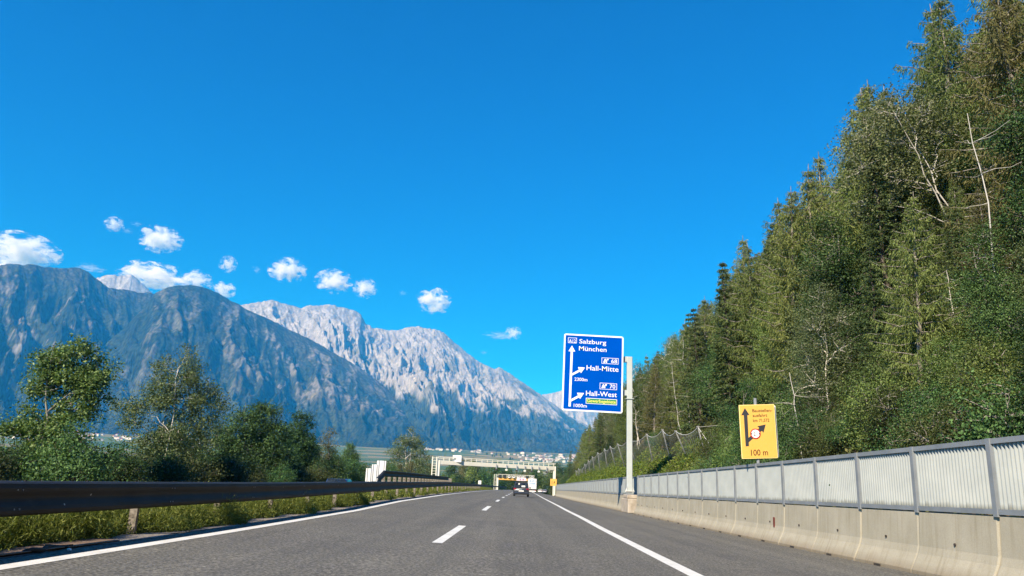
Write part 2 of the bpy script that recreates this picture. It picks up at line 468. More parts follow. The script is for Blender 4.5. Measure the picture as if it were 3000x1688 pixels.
def terrain_mat(name):
    """colour per vertex (rock, scree, forest, meadow) broken up by fine grain and tree-sized relief"""
    m, t, p = mat(name, (0.1, 0.1, 0.1), 0.95, 0, 0.05)
    at = t.nodes.new('ShaderNodeVertexColor'); at.layer_name = 'Col'
    v = coords(t, 'Object', (1, 1, 0.45))
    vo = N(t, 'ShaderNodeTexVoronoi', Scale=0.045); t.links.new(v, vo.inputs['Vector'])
    n1 = noise(t, v, 0.03, 6, 0.7)
    bw = t.nodes.new('ShaderNodeRGBToBW'); t.links.new(at.outputs[0], bw.inputs[0])
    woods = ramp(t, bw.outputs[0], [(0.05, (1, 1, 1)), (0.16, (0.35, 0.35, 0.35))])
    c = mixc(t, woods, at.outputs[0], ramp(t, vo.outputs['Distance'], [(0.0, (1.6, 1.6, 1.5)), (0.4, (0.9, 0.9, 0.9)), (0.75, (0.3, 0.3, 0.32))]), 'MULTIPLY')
    c = mixc(t, 1.0, c, ramp(t, n1, [(0.3, (0.75, 0.76, 0.78)), (0.7, (1.2, 1.18, 1.15))]), 'MULTIPLY')
    t.links.new(c, p.inputs['Base Color'])
    b = N(t, 'ShaderNodeBump', Strength=0.6, Distance=26.0)
    n4 = noise(t, v, 0.05, 5, 0.75)
    t.links.new(n4, b.inputs['Height']); t.links.new(b.outputs[0], p.inputs['Normal'])
    return m
M['mountain'] = terrain_mat('mountain_side')

def bark(name, a, b, scale=8, stretch=(1, 1, 0.3), lo=0.4, hi=0.6):
    return mottled(name, a, b, 0.9, scale, 0.4, 0.02, stretch=stretch, lo=lo, hi=hi)
M['bark'] = bark('brown_bark', (0.045, 0.035, 0.025), (0.12, 0.1, 0.08))
M['bark_grey'] = bark('grey_bark', (0.11, 0.1, 0.085), (0.3, 0.28, 0.25))
M['bark_birch'] = bark('birch_bark', (0.62, 0.59, 0.53), (0.12, 0.1, 0.09), 5, (1, 1, 1.6), 0.56, 0.68)
M['bark_white'] = bark('white_birch_bark', (0.5, 0.485, 0.45), (0.2, 0.18, 0.16), 5, (1, 1, 1.6), 0.62, 0.74)
M['leaf_ash'] = leaf_mat('ash_leaf', (0.040, 0.086, 0.023), (0.088, 0.162, 0.041), (0.203, 0.293, 0.102), 0.28, 0.42, 0.12, 0.45)
M['leaf_birch'] = leaf_mat('birch_leaf', (0.065, 0.104, 0.039), (0.131, 0.192, 0.069), (0.235, 0.311, 0.145), 0.3, 0.45, 0.15, 0.4)
M['leaf_dark'] = leaf_mat('dark_broadleaf', (0.023, 0.055, 0.021), (0.050, 0.109, 0.034), (0.100, 0.187, 0.059), 0.25, 0.5, 0.25)
M['leaf_mid'] = leaf_mat('hazel_leaf', (0.058, 0.096, 0.022), (0.110, 0.170, 0.042), (0.206, 0.280, 0.087), 0.3, 0.45, 0.25, 0.4)
M['leaf_bright'] = leaf_mat('maple_leaf', (0.06, 0.1, 0.012), (0.11, 0.17, 0.022), (0.19, 0.25, 0.05), 0.35, 0.45, 0.15)
M['leaf_bush'] = leaf_mat('bush_leaf', (0.030, 0.045, 0.014), (0.060, 0.081, 0.025), (0.112, 0.135, 0.044), 0.28, 0.5, 0.25, 0.35)
M['leaf_sage'] = leaf_mat('sage_leaf', (0.060, 0.079, 0.030), (0.115, 0.143, 0.060), (0.203, 0.240, 0.113), 0.3, 0.45, 0.25, 0.45)
M['leaf_deep'] = leaf_mat('deep_green_leaf', (0.011, 0.027, 0.008), (0.026, 0.056, 0.014), (0.057, 0.104, 0.025), 0.25, 0.45, 0.25, 0.4)
M['needle_rust'] = leaf_mat('brownish_larch_needles', (0.060, 0.062, 0.022), (0.108, 0.112, 0.040), (0.152, 0.157, 0.063), 0.3, 0.55, 0.2)
M['leaf_rust'] = leaf_mat('autumn_leaf', (0.073, 0.072, 0.031), (0.125, 0.131, 0.054), (0.209, 0.209, 0.093), 0.3, 0.5, 0.2)
M['needle_larch'] = leaf_mat('larch_needles', (0.078, 0.107, 0.028), (0.143, 0.189, 0.054), (0.222, 0.268, 0.089), 0.3, 0.55, 0.2)
M['needle_spruce'] = leaf_mat('spruce_needles', (0.032, 0.057, 0.022), (0.065, 0.103, 0.035), (0.124, 0.171, 0.056), 0.15, 0.55, 0.25)
M['needle_pine'] = leaf_mat('pine_needles', (0.051, 0.079, 0.048), (0.103, 0.142, 0.082), (0.189, 0.229, 0.146), 0.15, 0.55, 0.2)
M['grass'] = leaf_mat('verge_grass', (0.056, 0.090, 0.018), (0.132, 0.184, 0.035), (0.243, 0.283, 0.082), 0.35, 0.5, 0.0)
M['bank'] = leaf_mat('bank_plants', (0.049, 0.082, 0.012), (0.109, 0.162, 0.022), (0.217, 0.251, 0.047), 0.35, 0.5, 0.0)
M['litterleaf'] = leaf_mat('forest_undergrowth', (0.038, 0.054, 0.017), (0.086, 0.108, 0.034), (0.162, 0.168, 0.060), 0.3, 0.55, 0.0)

# ------------------------------------------------------------------ shape of the place
YL = [-40, 0, 8, 15, 26, 36, 58, 91, 147, 200, 400, 3000]; ZL = [.12, .13, .14, .165, .24, .39, .53, .63, .72, .75, .8, .8]
YR = [-40, 50, 107, 190, 400, 3000]; ZR = [-.21, -.21, -.15, .1, .15, .15]
def bend(Y):                                   # the motorway swings right in the distance
    return 6e-5 * np.maximum(np.asarray(Y, float) - 145, 0) ** 2
def S(X, Y):                                   # banked road surface
    zl = np.interp(Y, YL, ZL); zr = np.interp(Y, YR, ZR)
    return zl + (zr - zl) * (np.asarray(X, float) - bend(Y) + 5.15) / 13.15
XE = lambda Y: np.interp(Y, [0, 12, 44, 84, 162, 200, 420], [2.74, 2.79, 2.97, 3.45, 4.5, 4.85, 5.3]) + np.maximum(bend(Y) - bend(190), 0) * (np.asarray(Y) > 190)
XD = lambda Y: np.interp(Y, [0, 15, 33, 65, 108, 200, 420], [-1.5, -1.45, -1.3, -1.14, -0.9, -0.3, 0.1]) + np.maximum(bend(Y) - bend(190), 0) * (np.asarray(Y) > 190)
XF = lambda Y: np.interp(Y, [0, 26, 50, 107, 190], [8.3, 8.32, 8.4, 8.62, 8.85])   # fence plane
ZF = lambda Y: np.interp(Y, [0, 55, 107, 190], [0.99, 1.0, 1.17, 1.25])           # top of concrete / foot of fence
ZT = lambda Y: np.interp(Y, [0, 26, 60, 107, 190], [2.27, 2.27, 2.35, 2.40, 2.44])

RR = [0, 250, 600, 1500, 2500, 3300, 3800, 4200, 5000, 9000, 30000]
ZZ = [-0.2, -0.6, -6, 8, 55, 108, 145, 185, 230, 260, 260]
def gz(X, Y):
    X = np.asarray(X, float); Y = np.asarray(Y, float)
    r_ = np.hypot(X, Y)
    z = np.interp(r_, RR, ZZ) + np.where(r_ > 500, fbm(X / 700, Y / 700, 3, 5) * np.interp(r_, [500, 2000, 9000], [0, 8, 20]), 0)
    return z

def hill_z(X, Y):
    """wooded slope right of the fence; it falls back to the right beyond the rockfall fence"""
    X = np.asarray(X, float); Y = np.asarray(Y, float)
    e = X - 8.9 - np.maximum(Y - 185, 0) * 0.25 - np.maximum(-Y - 10, 0) * 0.0
    s = np.interp(Y, [-30, 30, 60, 120, 190, 260], [0.98, 0.98, 1.0, 1.04, 1.0, 0.8])
    zz = np.where(e > 0, e * s, e * 0.3)
    cut = sstep(34, 50, Y) * (1 - sstep(165, 195, Y))
    zz = zz + cut * np.where((e > 0), np.minimum(e, 4.0) * -0.06, 0)
    zz = np.where(zz > 58, 58 + (zz - 58) * 0.35, zz)
    return zz + 0.1 + fbm(X / 9, Y / 9, 4, 31) * np.clip(e * 0.25, 0, 1.6)

# ------------------------------------------------------------------ valley ground, one sheet to the horizon
xs = np.concatenate([-np.geomspace(30, 15000, 60)[::-1], np.arange(-29, 30, 1.0), np.geomspace(30, 15000, 50)])
ys = np.concatenate([-np.geomspace(12, 3000, 18)[::-1], np.arange(-10, 330, 2.5), np.geomspace(330, 15500, 100)])
GX, GY = np.meshgrid(xs, ys)
Z = gz(GX, GY)
rb = GX - bend(GY)
verge = (rb > -9.2) & (rb < 9.5) & (GY < 600)
Zr = S(np.clip(rb, -5.9, 8.2) + bend(GY), GY) - 0.12
k = np.clip((rb + 9.2) / 2.2, 0, 1)
Z = np.where(verge, np.where(rb < -6.6, Z * (1 - k) + Zr * k, Zr), Z)
Z = np.where((rb >= 9.5) & (GY < 600), np.minimum(Z, -0.5), Z)
nx, ny = len(xs), len(ys)
idx = np.arange(nx * ny).reshape(ny, nx)
F = np.stack([idx[:-1, :-1], idx[:-1, 1:], idx[1:, 1:], idx[1:, :-1]], -1).reshape(-1, 4)
tag(obj('ground', np_mesh('ground', np.stack([GX, GY, Z], -1).reshape(-1, 3), F, [M['ground']], True)), kind='structure')

# wooded slope
xs = np.concatenate([np.arange(8.75, 30, 0.9), np.geomspace(30, 260, 40)]); ys = np.arange(-40, 420, 2.0)
GX, GY = np.meshgrid(xs, ys); Z = hill_z(GX, GY)
nx, ny = len(xs), len(ys); idx = np.arange(nx * ny).reshape(ny, nx)
F = np.stack([idx[:-1, :-1], idx[:-1, 1:], idx[1:, 1:], idx[1:, :-1]], -1).reshape(-1, 4)
tag(obj('hillside', np_mesh('hillside', np.stack([GX, GY, Z], -1).reshape(-1, 3), F, [M['hill']], True)), kind='structure')

# ------------------------------------------------------------------ mountains
MT1 = [[-3541,3808,833],[-3519,4181,988],[-3456,4537,1151],[-3387,4784,1263],[-3359,4868,1302],[-3311,4997,1349],[-3233,5173,1394],[-3172,5295,1414],[-3137,5358,1402],[-3096,5424,1368],[-3052,5495,1337],[-3011,5562,1346],[-2938,5676,1370],[-2872,5769,1388],[-2783,5885,1340],[-2644,6051,1154],[-2469,6238,971],[-2231,6467,701],[-1919,6732,335]]
MT2 = [[-3022,3599,41],[-2981,3871,129],[-2911,4153,248],[-2832,4391,397],[-2746,4599,557],[-2664,4773,735],[-2590,4912,909],[-2531,5017,1072],[-2500,5071,1188],[-2452,5141,1254],[-2402,5206,1290],[-2348,5273,1312],[-2299,5330,1319],[-2247,5388,1314],[-2191,5446,1295],[-2133,5504,1265],[-2072,5564,1238],[-1973,5656,1205],[-1857,5759,1166],[-1700,5887,1091],[-1596,5967,1053],[-1479,6052,1002],[-1306,6169,915],[-1151,6265,807],[-994,6356,693],[-843,6439,595],[-647,6538,479],[-332,6682,348],[-38,6800,233]]
MT3 = [[-3043,6964,1328],[-2889,7158,1523],[-2759,7305,1640],[-2687,7380,1668],[-2614,7453,1706],[-2512,7551,1747],[-2402,7650,1743],[-2315,7723,1721],[-2274,7757,1719],[-2232,7794,1766],[-2146,7865,1797],[-2011,7970,1827],[-1901,8050,1820],[-1803,8119,1802],[-1742,8160,1776],[-1695,8188,1689],[-1625,8232,1644],[-1524,8297,1654],[-1387,8382,1653],[-1285,8443,1701],[-1180,8504,1737],[-1034,8583,1731],[-884,8659,1701],[-766,8716,1617],[-607,8788,1497],[-408,8874,1379],[-289,8924,1344],[-243,8943,1376],[-171,8972,1343],[-7,9033,1258],[158,9091,1152],[282,9133,1081],[407,9173,1002],[574,9224,881],[824,9295,776],[1160,9379,615],[1581,9469,435]]
MT4 = [[-176,10999,850],[105,11214,1146],[226,11301,1273],[351,11387,1368],[505,11489,1421],[662,11588,1470],[878,11717,1406],[1042,11811,1320],[1181,11888,1256],[1489,12051,1127],[2060,12329,934]]
MT5 = [[-4346,7305,1690],[-4229,7373,1876],[-4166,7409,1899],[-4107,7442,1918],[-4034,7482,1924],[-3996,7502,1946],[-3967,7518,1955],[-3924,7540,1927],[-3845,7581,1862],[-3700,7653,1731]]

def mountain(name, line, foot_r, U, V, seed, style, amp, rough=10.0):
    L = np.array(line, float)
    d = np.concatenate([[0], np.cumsum(np.hypot(np.diff(L[:, 0]), np.diff(L[:, 1])))])
    # sample evenly in bearing so that detail is even along the range
    u = np.linspace(0, d[-1], U)
    P = np.stack([np.interp(u, d, L[:, i]) for i in range(3)], 1)
    rr = np.hypot(P[:, 0], P[:, 1]); dirn = P[:, :2] / rr[:, None]
    fr = np.minimum(foot_r, rr - 350.0)
    vv = np.concatenate([np.linspace(0, 1, V), 1 + np.linspace(0, 1, 14)[1:] ** 1.3 * 0.9])
    Vg, Ug = np.meshgrid(vv, np.arange(U), indexing='ij')
    depth = rr - fr
    r_ = fr[None] + depth[None] * Vg
    zf = gz(dirn[:, 0] * fr, dirn[:, 1] * fr) - 40
    rel = np.maximum(P[:, 2] - zf, 60)
    front = Vg <= 1
    prof = np.where(front, 0.80 * np.clip(Vg, 0, 1) + 0.20 * np.clip(Vg, 0, 1) ** 2.2, 1 - (np.clip(Vg, 1, 2) - 1) * 0.9)
    z = zf[None] + rel[None] * prof
    su = u[None] * np.ones_like(Vg); tv = depth[None] * Vg
    # gullies: ridged noise, long in the fall direction, bent by a slow warp
    wx = fbm(su / 900, tv / 1500, 3, seed + 3) * 260
    p1, p2 = (480., 140.) if style in ('rock', 'peak') else (560., 200.)
    g1 = ridged((su + wx + (0.22 * tv if style == 'rock' else 0)) / p1, tv / 2900, 5, seed)
    g2 = ridged((su + wx * 0.6) / p2, tv / 800, 4, seed + 7)
    g3 = fbm(su / 90, tv / 150, 4, seed + 11)
    env = np.sin(np.clip(Vg, 0, 1) * math.pi * 0.975 + 0.03) ** 0.75
    env = np.where(front, env, 0.35 * np.clip(Vg - 1, 0, 1))
    z = z + rel[None] / 1200.0 * env * amp * ((g1 - 0.62) * 2.2 + (g2 - 0.6) * (0.4 if style in ('rock', 'peak') else 0.9) + g3 * 0.3)
    if style in ('green', 'dome'):
        sp = ridged((su + 0.45 * tv + wx * 1.5) / 1250, tv / 3600, 3, seed + 31)
        z = z + rel[None] / 1200.0 * env * 150 * (sp - 0.62) * 1.6
    else:
        rb1 = ridged((su - 0.5 * tv + wx) / 240, tv / 1600, 4, seed + 33); rb2 = ridged((su + 0.35 * tv) / 75, tv / 420, 3, seed + 37)
        z = z + rel[None] / 1200.0 * env * ((rb1 - 0.6) * 75 + (rb2 - 0.6) * 26)
    top = np.exp(-((Vg - 1) / 0.03) ** 2)
    z = z + top * (ridged(su / 70, Vg * 3, 4, seed + 21) - 0.6) * rough
    X = dirn[:, 0][None] * r_; Y = dirn[:, 1][None] * r_
    h = z
    # ---- colour
    n1 = fbm(su / 420, tv / 700, 5, seed + 40); n2 = fbm(su / 120, tv / 260, 4, seed + 50); n3 = fbm(su / 900, tv / 900, 3, seed + 60)
    steep = g1 * 0.6 + g2 * 0.4
    forest = np.array([0.024, 0.037, 0.018]); forest2 = np.array([0.05, 0.064, 0.03])
    rock = np.array([0.35, 0.35, 0.355]); rockp = np.array([0.225, 0.212, 0.207]); scrub = np.array([0.105, 0.1, 0.06]); meadow = np.array([0.2, 0.19, 0.09])
    def L3(a, b, k): return a * (1 - k[..., None]) + b * k[..., None]
    C = L3(np.broadcast_to(forest, z.shape + (3,)), forest2, sstep(-0.3, 0.4, n2 + 0.5 * n1))
    if style == 'rock':
        line_z = 720 + n1 * 420 + (0.62 - g1) * 430 + (0.6 - g2) * 240 + n2 * 120
        k = sstep(-60, 60, z - line_z)
        RK = L3(np.broadcast_to(rock, z.shape + (3,)), np.array([0.22, 0.22, 0.225]), sstep(-0.25, 0.4, n2 * 0.6 + fbm(su / 60, tv / 140, 4, seed + 81) * 0.7))
        C = L3(C, RK, k)
        patch = sstep(0.22, 0.36, n3 + 0.5 * n1) * (1 - sstep(1050, 1350, z)) 
        C = L3(C, forest2 * 1.2, patch * 0.8)
    elif style == 'peak':
        C = L3(np.broadcast_to(rock * 1.06, z.shape + (3,)), np.array([0.25, 0.25, 0.255]), sstep(-0.2, 0.4, n2))
    elif style == 'green':
        k = sstep(0.12, 0.24, n1 * 0.55 + n2 * 0.5 + fbm(su / 45, tv / 75, 3, seed + 71) * 0.5 + (steep - 0.62) * 0.9) * sstep(430, 650, z) * (1 - sstep(1210, 1330, z))
        C = L3(C, rockp, k * 0.62)
        C = L3(C, scrub, sstep(1180, 1330, z) * 0.5)
        low = sstep(0.34, 0.44, n1 + 0.3 * n2) * sstep(300, 420, z) * (1 - sstep(700, 800, z))
        C = L3(C, np.array([0.34, 0.33, 0.32]), low * 0.8)
    elif style == 'dome':
        right = sstep(0.40, 0.58, su / d[-1]) * sstep(0.38, 0.6, Vg)
        k = sstep(0.08, 0.22, n1 * 0.6 + n2 * 0.5 + fbm(su / 45, tv / 75, 3, seed + 71) * 0.55 + (steep - 0.62) * 0.8) * sstep(380, 560, z) * (1 - sstep(1180, 1300, z)) * (0.45 + 0.55 * right)
        C = L3(C, scrub, right * 0.55 * sstep(-0.3, 0.2, n3 + n2 * 0.5))
        C = L3(C, rockp * 1.05, k * 0.7)
        mead = sstep(0.2, 0.3, n3 + 0.3 * n2) * sstep(330, 430, z) * (1 - sstep(620, 720, z)) * right
        C = L3(C, meadow, mead * 0.85)
    A = np.ones(z.shape + (4,)); A[..., :3] = np.clip(C, 0, 1)
    nv = len(vv); idx = np.arange(nv * U).reshape(nv, U)
    F = np.stack([idx[:-1, :-1], idx[:-1, 1:], idx[1:, 1:], idx[1:, :-1]], -1).reshape(-1, 4)
    me = np_mesh(name, np.stack([X, Y, z], -1).reshape(-1, 3), F, [M['mountain']], True)
    ca = me.color_attributes.new('Col', 'FLOAT_COLOR', 'POINT')
    ca.data.foreach_set('color', A.reshape(-1).astype(np.float32))
    return obj(name, me)

tag(mountain('mountain', MT1, 4250, 420, 190, 100, 'green', 150, 9), 'broad dark green mountain with grey rock gullies behind the two tall trees', 'mountain', kind='structure')
tag(mountain('mountain', MT2, 4100, 520, 200, 208, 'dome', 115, 8), 'rounded green mountain whose rocky ridge falls away towards the valley', 'mountain', kind='structure')
tag(mountain('mountain', MT3, 4700, 720, 240, 323, 'rock', 120, 13), 'long bare pale limestone range with forest along its foot', 'mountain', kind='structure')
tag(mountain('mountain', MT4, 9300, 160, 60, 411, 'peak', 110, 16), 'far pale peak half hidden behind the blue direction sign', 'mountain', kind='structure')
tag(mountain('mountain', MT5, 6900, 120, 50, 517, 'peak', 90, 14), 'small white summit showing over the saddle of the green mountain', 'mountain', kind='structure')

# ------------------------------------------------------------------ air between here and the mountains
hz = MB().box((-2500, 6000, 990), (24000, 19000, 2020)).mesh('haze', recalc=True)
hm = bpy.data.materials.new('haze_air'); hm.use_nodes = True
t = hm.node_tree; t.nodes.remove(t.nodes['Principled BSDF'])
pv = N(t, 'ShaderNodeVolumePrincipled')
pv.inputs['Color'].default_value = (0.03, 0.355, 0.9, 1)
pv.inputs['Absorption Color'].default_value = (1, 1, 1, 1)
pv.inputs['Density'].default_value = 0.95e-4
pv.inputs['Anisotropy'].default_value = 0.0
t.links.new(pv.outputs[0], t.nodes['Material Output'].inputs['Volume'])
hz.materials.append(hm)
tag(obj('haze', hz), kind='stuff')

# ------------------------------------------------------------------ clouds, beyond the haze
CL = [(-9605,14026,4037,1196,558),(-9739,13934,3700,478,159),(-8343,14812,4891,335,255),(-8129,14931,4807,255,96),(-7984,15008,4988,239,80),(-7560,15226,4728,757,478),(-8601,14664,3920,558,144),(-7574,15220,3923,1196,494),(-6827,15569,3974,542,367),(-6325,15780,3840,447,303),(-6308,15786,4407,319,303),(-5750,15998,4375,199,144),(-5156,16199,4440,702,462),(-4186,16476,4296,718,431),(-3510,16634,4206,478,367),(-2689,16786,4166,207,104),(-1984,16884,4035,702,478),(-470,16994,3315,718,144),(-182,16999,3398,319,271),(-810,16981,2921,191,88)]
CLAB = ['large white cloud low over the broad green mountain', 'flat white cloud resting on the skyline under the largest cloud', 'small puffy cloud highest of the faint wisps', 'thin wisp under the highest small cloud', 'thin streak of cloud beside the highest small cloud',
        'bright ragged cloud alone above the saddle', 'faint flat veil of cloud beside the broad summit', 'large round-topped cloud behind the saddle and white summit', 'puffy cloud behind the rounded green dome', 'small cloud trailing down the right of the dome',
        'small ragged cloud high above the dome', 'tiny faint cloud between the dome and the pale range', 'star-shaped white cloud above the start of the pale range', 'puffy white cloud above the highest pale crest', 'fluffy cloud just right of the highest crest cloud',
        'tiny cloud dot above the middle of the pale range', 'thick white cloud above the falling pale ridge', 'long thin wisp left of the sign', 'bright head of the wisp beside the blue sign', 'faint small cloud under the long wisp']
def cloud_mat(dens, seed, soft):
    m = bpy.data.materials.new('cloud_vapour'); m.use_nodes = True
    t = m.node_tree; t.nodes.remove(t.nodes['Principled BSDF'])
    pv = N(t, 'ShaderNodeVolumePrincipled'); pv.inputs['Color'].default_value = (1, 1, 1, 1); pv.inputs['Anisotropy'].default_value = 0.0
    tc = t.nodes.new('ShaderNodeTexCoord')
    ln = N(t, 'ShaderNodeVectorMath', operation='LENGTH'); t.links.new(tc.outputs['Object'], ln.inputs[0])
    ad = N(t, 'ShaderNodeVectorMath', operation='ADD'); ad.inputs[1].default_value = (seed * 3.1, seed * 1.7, seed * 0.9)
    t.links.new(tc.outputs['Object'], ad.inputs[0])
    n = noise(t, ad.outputs[0], 2.3, 10, 0.66, 0.35)
    a = N(t, 'ShaderNodeMath', operation='MULTIPLY_ADD'); a.inputs[1].default_value = 7.5; a.inputs[2].default_value = -2.95 - soft
    t.links.new(n, a.inputs[0])
    s_ = N(t, 'ShaderNodeMath', operation='MULTIPLY_ADD'); s_.inputs[1].default_value = -1.45
    t.links.new(ln.outputs['Value'], s_.inputs[0]); t.links.new(a.outputs[0], s_.inputs[2])
    cl_ = N(t, 'ShaderNodeMapRange'); cl_.inputs['From Min'].default_value = 0.0; cl_.inputs['From Max'].default_value = 0.35 + soft
    cl_.inputs['To Min'].default_value = 0.0; cl_.inputs['To Max'].default_value = dens
    t.links.new(s_.outputs[0], cl_.inputs[0]); t.links.new(cl_.outputs[0], pv.inputs['Density'])
    t.links.new(pv.outputs[0], t.nodes['Material Output'].inputs['Volume'])
    return m
bm = bmesh.new(); bmesh.ops.create_icosphere(bm, subdivisions=3, radius=1.0)
for i, (x, y, z, w_, h_) in enumerate(CL):
    me = bpy.data.meshes.new('cloud'); bm.to_mesh(me)
    faint = i in (3, 4, 6, 11, 15, 17, 19)
    me.materials.append(cloud_mat(0.010 if not faint else 0.0025, i * 1.37 + 2.0, 0.0 if not faint else 0.15))
    o = obj('cloud', me, loc=(x, y, z), rot=(0, 0, math.atan2(-x, y)))
    o.scale = (w_ * 0.62, max(w_, h_) * 0.5, h_ * 0.66)
    tag(o, CLAB[i], 'cloud', 'fair-weather clouds over the mountains', 'thing')
bm.free()

# ------------------------------------------------------------------ motorway
def strip(name, xl, xr, y0, y1, dz, m, parent=None, ncol=1, step=2.0):
    ys = np.arange(y0, y1 + 1e-6, step) if y1 - y0 > step else np.array([y0, y1])
    if ys[-1] < y1 - 1e-6: ys = np.append(ys, y1)
    A = np.array([xl(y) for y in ys]); B = np.array([xr(y) for y in ys])
    k = np.linspace(0, 1, ncol + 1)
    X = A[:, None] * (1 - k) + B[:, None] * k; Y = np.repeat(ys[:, None], ncol + 1, 1)
    V = np.stack([X, Y, S(X, Y) + dz], -1).reshape(-1, 3)
    n, c = len(ys), ncol + 1; idx = np.arange(n * c).reshape(n, c)
    F = np.stack([idx[:-1, :-1], idx[:-1, 1:], idx[1:, 1:], idx[1:, :-1]], -1).reshape(-1, 4)
    return obj(name, np_mesh(name, V, F, [m]), parent)
road = strip('road', lambda y: -5.62 + bend(y), lambda y: 8.35 + bend(y), -20, 420, 0.0, M['asphalt'], ncol=3)
tag(road, kind='structure')
EL = lambda y: np.interp(y, [0, 400], [-5.13, -5.13]) + bend(y)
strip('edge_line', lambda y: EL(y) - 0.11, lambda y: EL(y) + 0.11, -10, 400, 0.004, M['paint'], road)
strip('edge_line', lambda y: XE(y) - 0.13, lambda y: XE(y) + 0.13, -10, 400, 0.004, M['paint'], road)
for yc in [0.5, 18.6, 37.0, 55.5, 74.0, 92.5, 111.0, 129.5, 148, 166.5, 185, 203, 221]:
    strip('lane_dash', lambda y: XD(y) - 0.1, lambda y: XD(y) + 0.1, yc - 3.25, yc + 3.25, 0.004, M['paint'], road)
gm = strip('grit_strip', lambda y: -6.15 + bend(y), lambda y: -5.55 + bend(y) + 0.07 * math.sin(y * 1.7) + 0.05 * math.sin(y * 4.1), -10, 220, 0.006, M['gravel'], road, 1, 0.4)
# opposite carriageway, lower and mostly hidden behind the rail
V = []; Fq = []
for i, y in enumerate(np.arange(-20, 420, 4.0)):
    b = float(bend(y)); V += [(-20.0 + b, y, -0.02), (-9.6 + b, y, -0.02)]
    if i: Fq.append((2 * i - 2, 2 * i - 1, 2 * i + 1, 2 * i))
opp = tag(obj('opposite_road', np_mesh('opposite_road', V, Fq, [M['asphalt']])), kind='structure')
V = []; Fq = []
for i, y in enumerate(np.arange(-20, 420, 4.0)):
    b = float(bend(y)); V += [(-19.5 + b, y, -0.016), (-19.3 + b, y, -0.016)]
    if i: Fq.append((2 * i - 2, 2 * i - 1, 2 * i + 1, 2 * i))
obj('edge_line', np_mesh('edge_line', V, Fq, [M['paint']]), opp)

# ------------------------------------------------------------------ guardrail on the left
def rail_profile(h, depth):
    return [(-0.015, 0.0), (0.055 * depth, -0.004 * h / .4), (0.10 * depth, -0.07 * h), (0.115 * depth, -0.2 * h), (0.10 * depth, -0.3 * h), (0.065 * depth, -0.42 * h),
            (0.055 * depth, -0.5 * h), (0.065 * depth, -0.58 * h), (0.10 * depth, -0.72 * h), (0.115 * depth, -0.83 * h), (0.10 * depth, -0.94 * h), (0.04 * depth, -1.0 * h)]
def rail_section(y0, y1, xf, zf, h, depth, parent, name='rail_section', lap=0.05, n=3, face=1.0):
    rings = []
    pr = rail_profile(h, depth)
    for y in np.linspace(y0 - lap, y1, n):
        rings.append([(xf(y) + face * dx, y, zf(y) + dz) for dx, dz in pr])
    back = [[(p[0] - face * 0.006, p[1], p[2]) for p in r_][::-1] for r_ in rings]
    mb = MB(); mb.sweep([a + b for a, b in zip(rings, back)], closed=True, caps=True)
    return mb.build(name, parent, M['rail'])
ZRAIL = lambda y: float(np.interp(y, [-10, 9, 12.4, 19.3, 31, 69, 145, 268, 420], [.95, .965, .985, 1.035, 1.165, 1.495, 1.71, 1.9, 2.0]))
XRAIL = lambda y: -5.95 + float(bend(y))
gr = empty('guardrail', (-5.95, 9, 0)); gr_inv = Matrix.Translation((5.95, -9, 0))
tag(gr, 'long dark steel guardrail along the left edge line with grass beneath it', 'guardrail')
def under(o, root):          # keep world coordinates when hung under a root that stands elsewhere
    o.matrix_parent_inverse = Matrix.Translation(-Vector(root.location)) if root.rotation_euler.z == 0 else root.matrix_basis.inverted()
    return o
y = 1.0
while y < 330:
    L_ = 4.2 if y < 150 else 12.6
    under(rail_section(y, y + L_, lambda q, a=y, L_=L_: XRAIL(q) + 0.014 * (q - a) / L_, ZRAIL, 0.405 if y < 34 else 0.36, 1.0, gr, lap=0.16), gr)
    if y < 60:
        for dz, dy in ((-0.1, 0.02), (-0.1, -0.08), (-0.32, 0.02), (-0.32, -0.08), (-0.05, -0.03)):
            bx = XRAIL(y) + 0.014 + (0.105 if dz != -0.05 else 0.075)
            under(MB().tube([(bx - 0.01, y + dy, ZRAIL(y) + dz), (bx + 0.010, y + dy, ZRAIL(y) + dz)], 0.011, 6).build('bolt', gr, M['fence_steel']), gr)
    y += L_
pm = MB(); pm.box((0, 0, -0.36), (0.12, 0.012, 0.74)); pm.box((0.055, 0.03, -0.36), (0.012, 0.06, 0.74)); pm.box((-0.055, 0.03, -0.36), (0.012, 0.06, 0.74))
pm = pm.mesh('post', M['post'])
for i in range(38):
    yy = 5.7 + 3.5 * i
    o = obj('post', pm, gr, (XRAIL(yy) - 0.085, yy, ZRAIL(yy) - 0.12)); under(o, gr)
# bolts on the top lip of the rail
bo = MB().tube([(0, 0, -0.005), (0, 0, 0.012)], 0.016, 6).mesh('bolt', M['rail'])
for i in range(40):
    yy = 5.4 + 1.4 * i
    under(obj('bolt', bo, gr, (XRAIL(yy) + 0.02, yy, ZRAIL(yy) + 0.0)), gr)

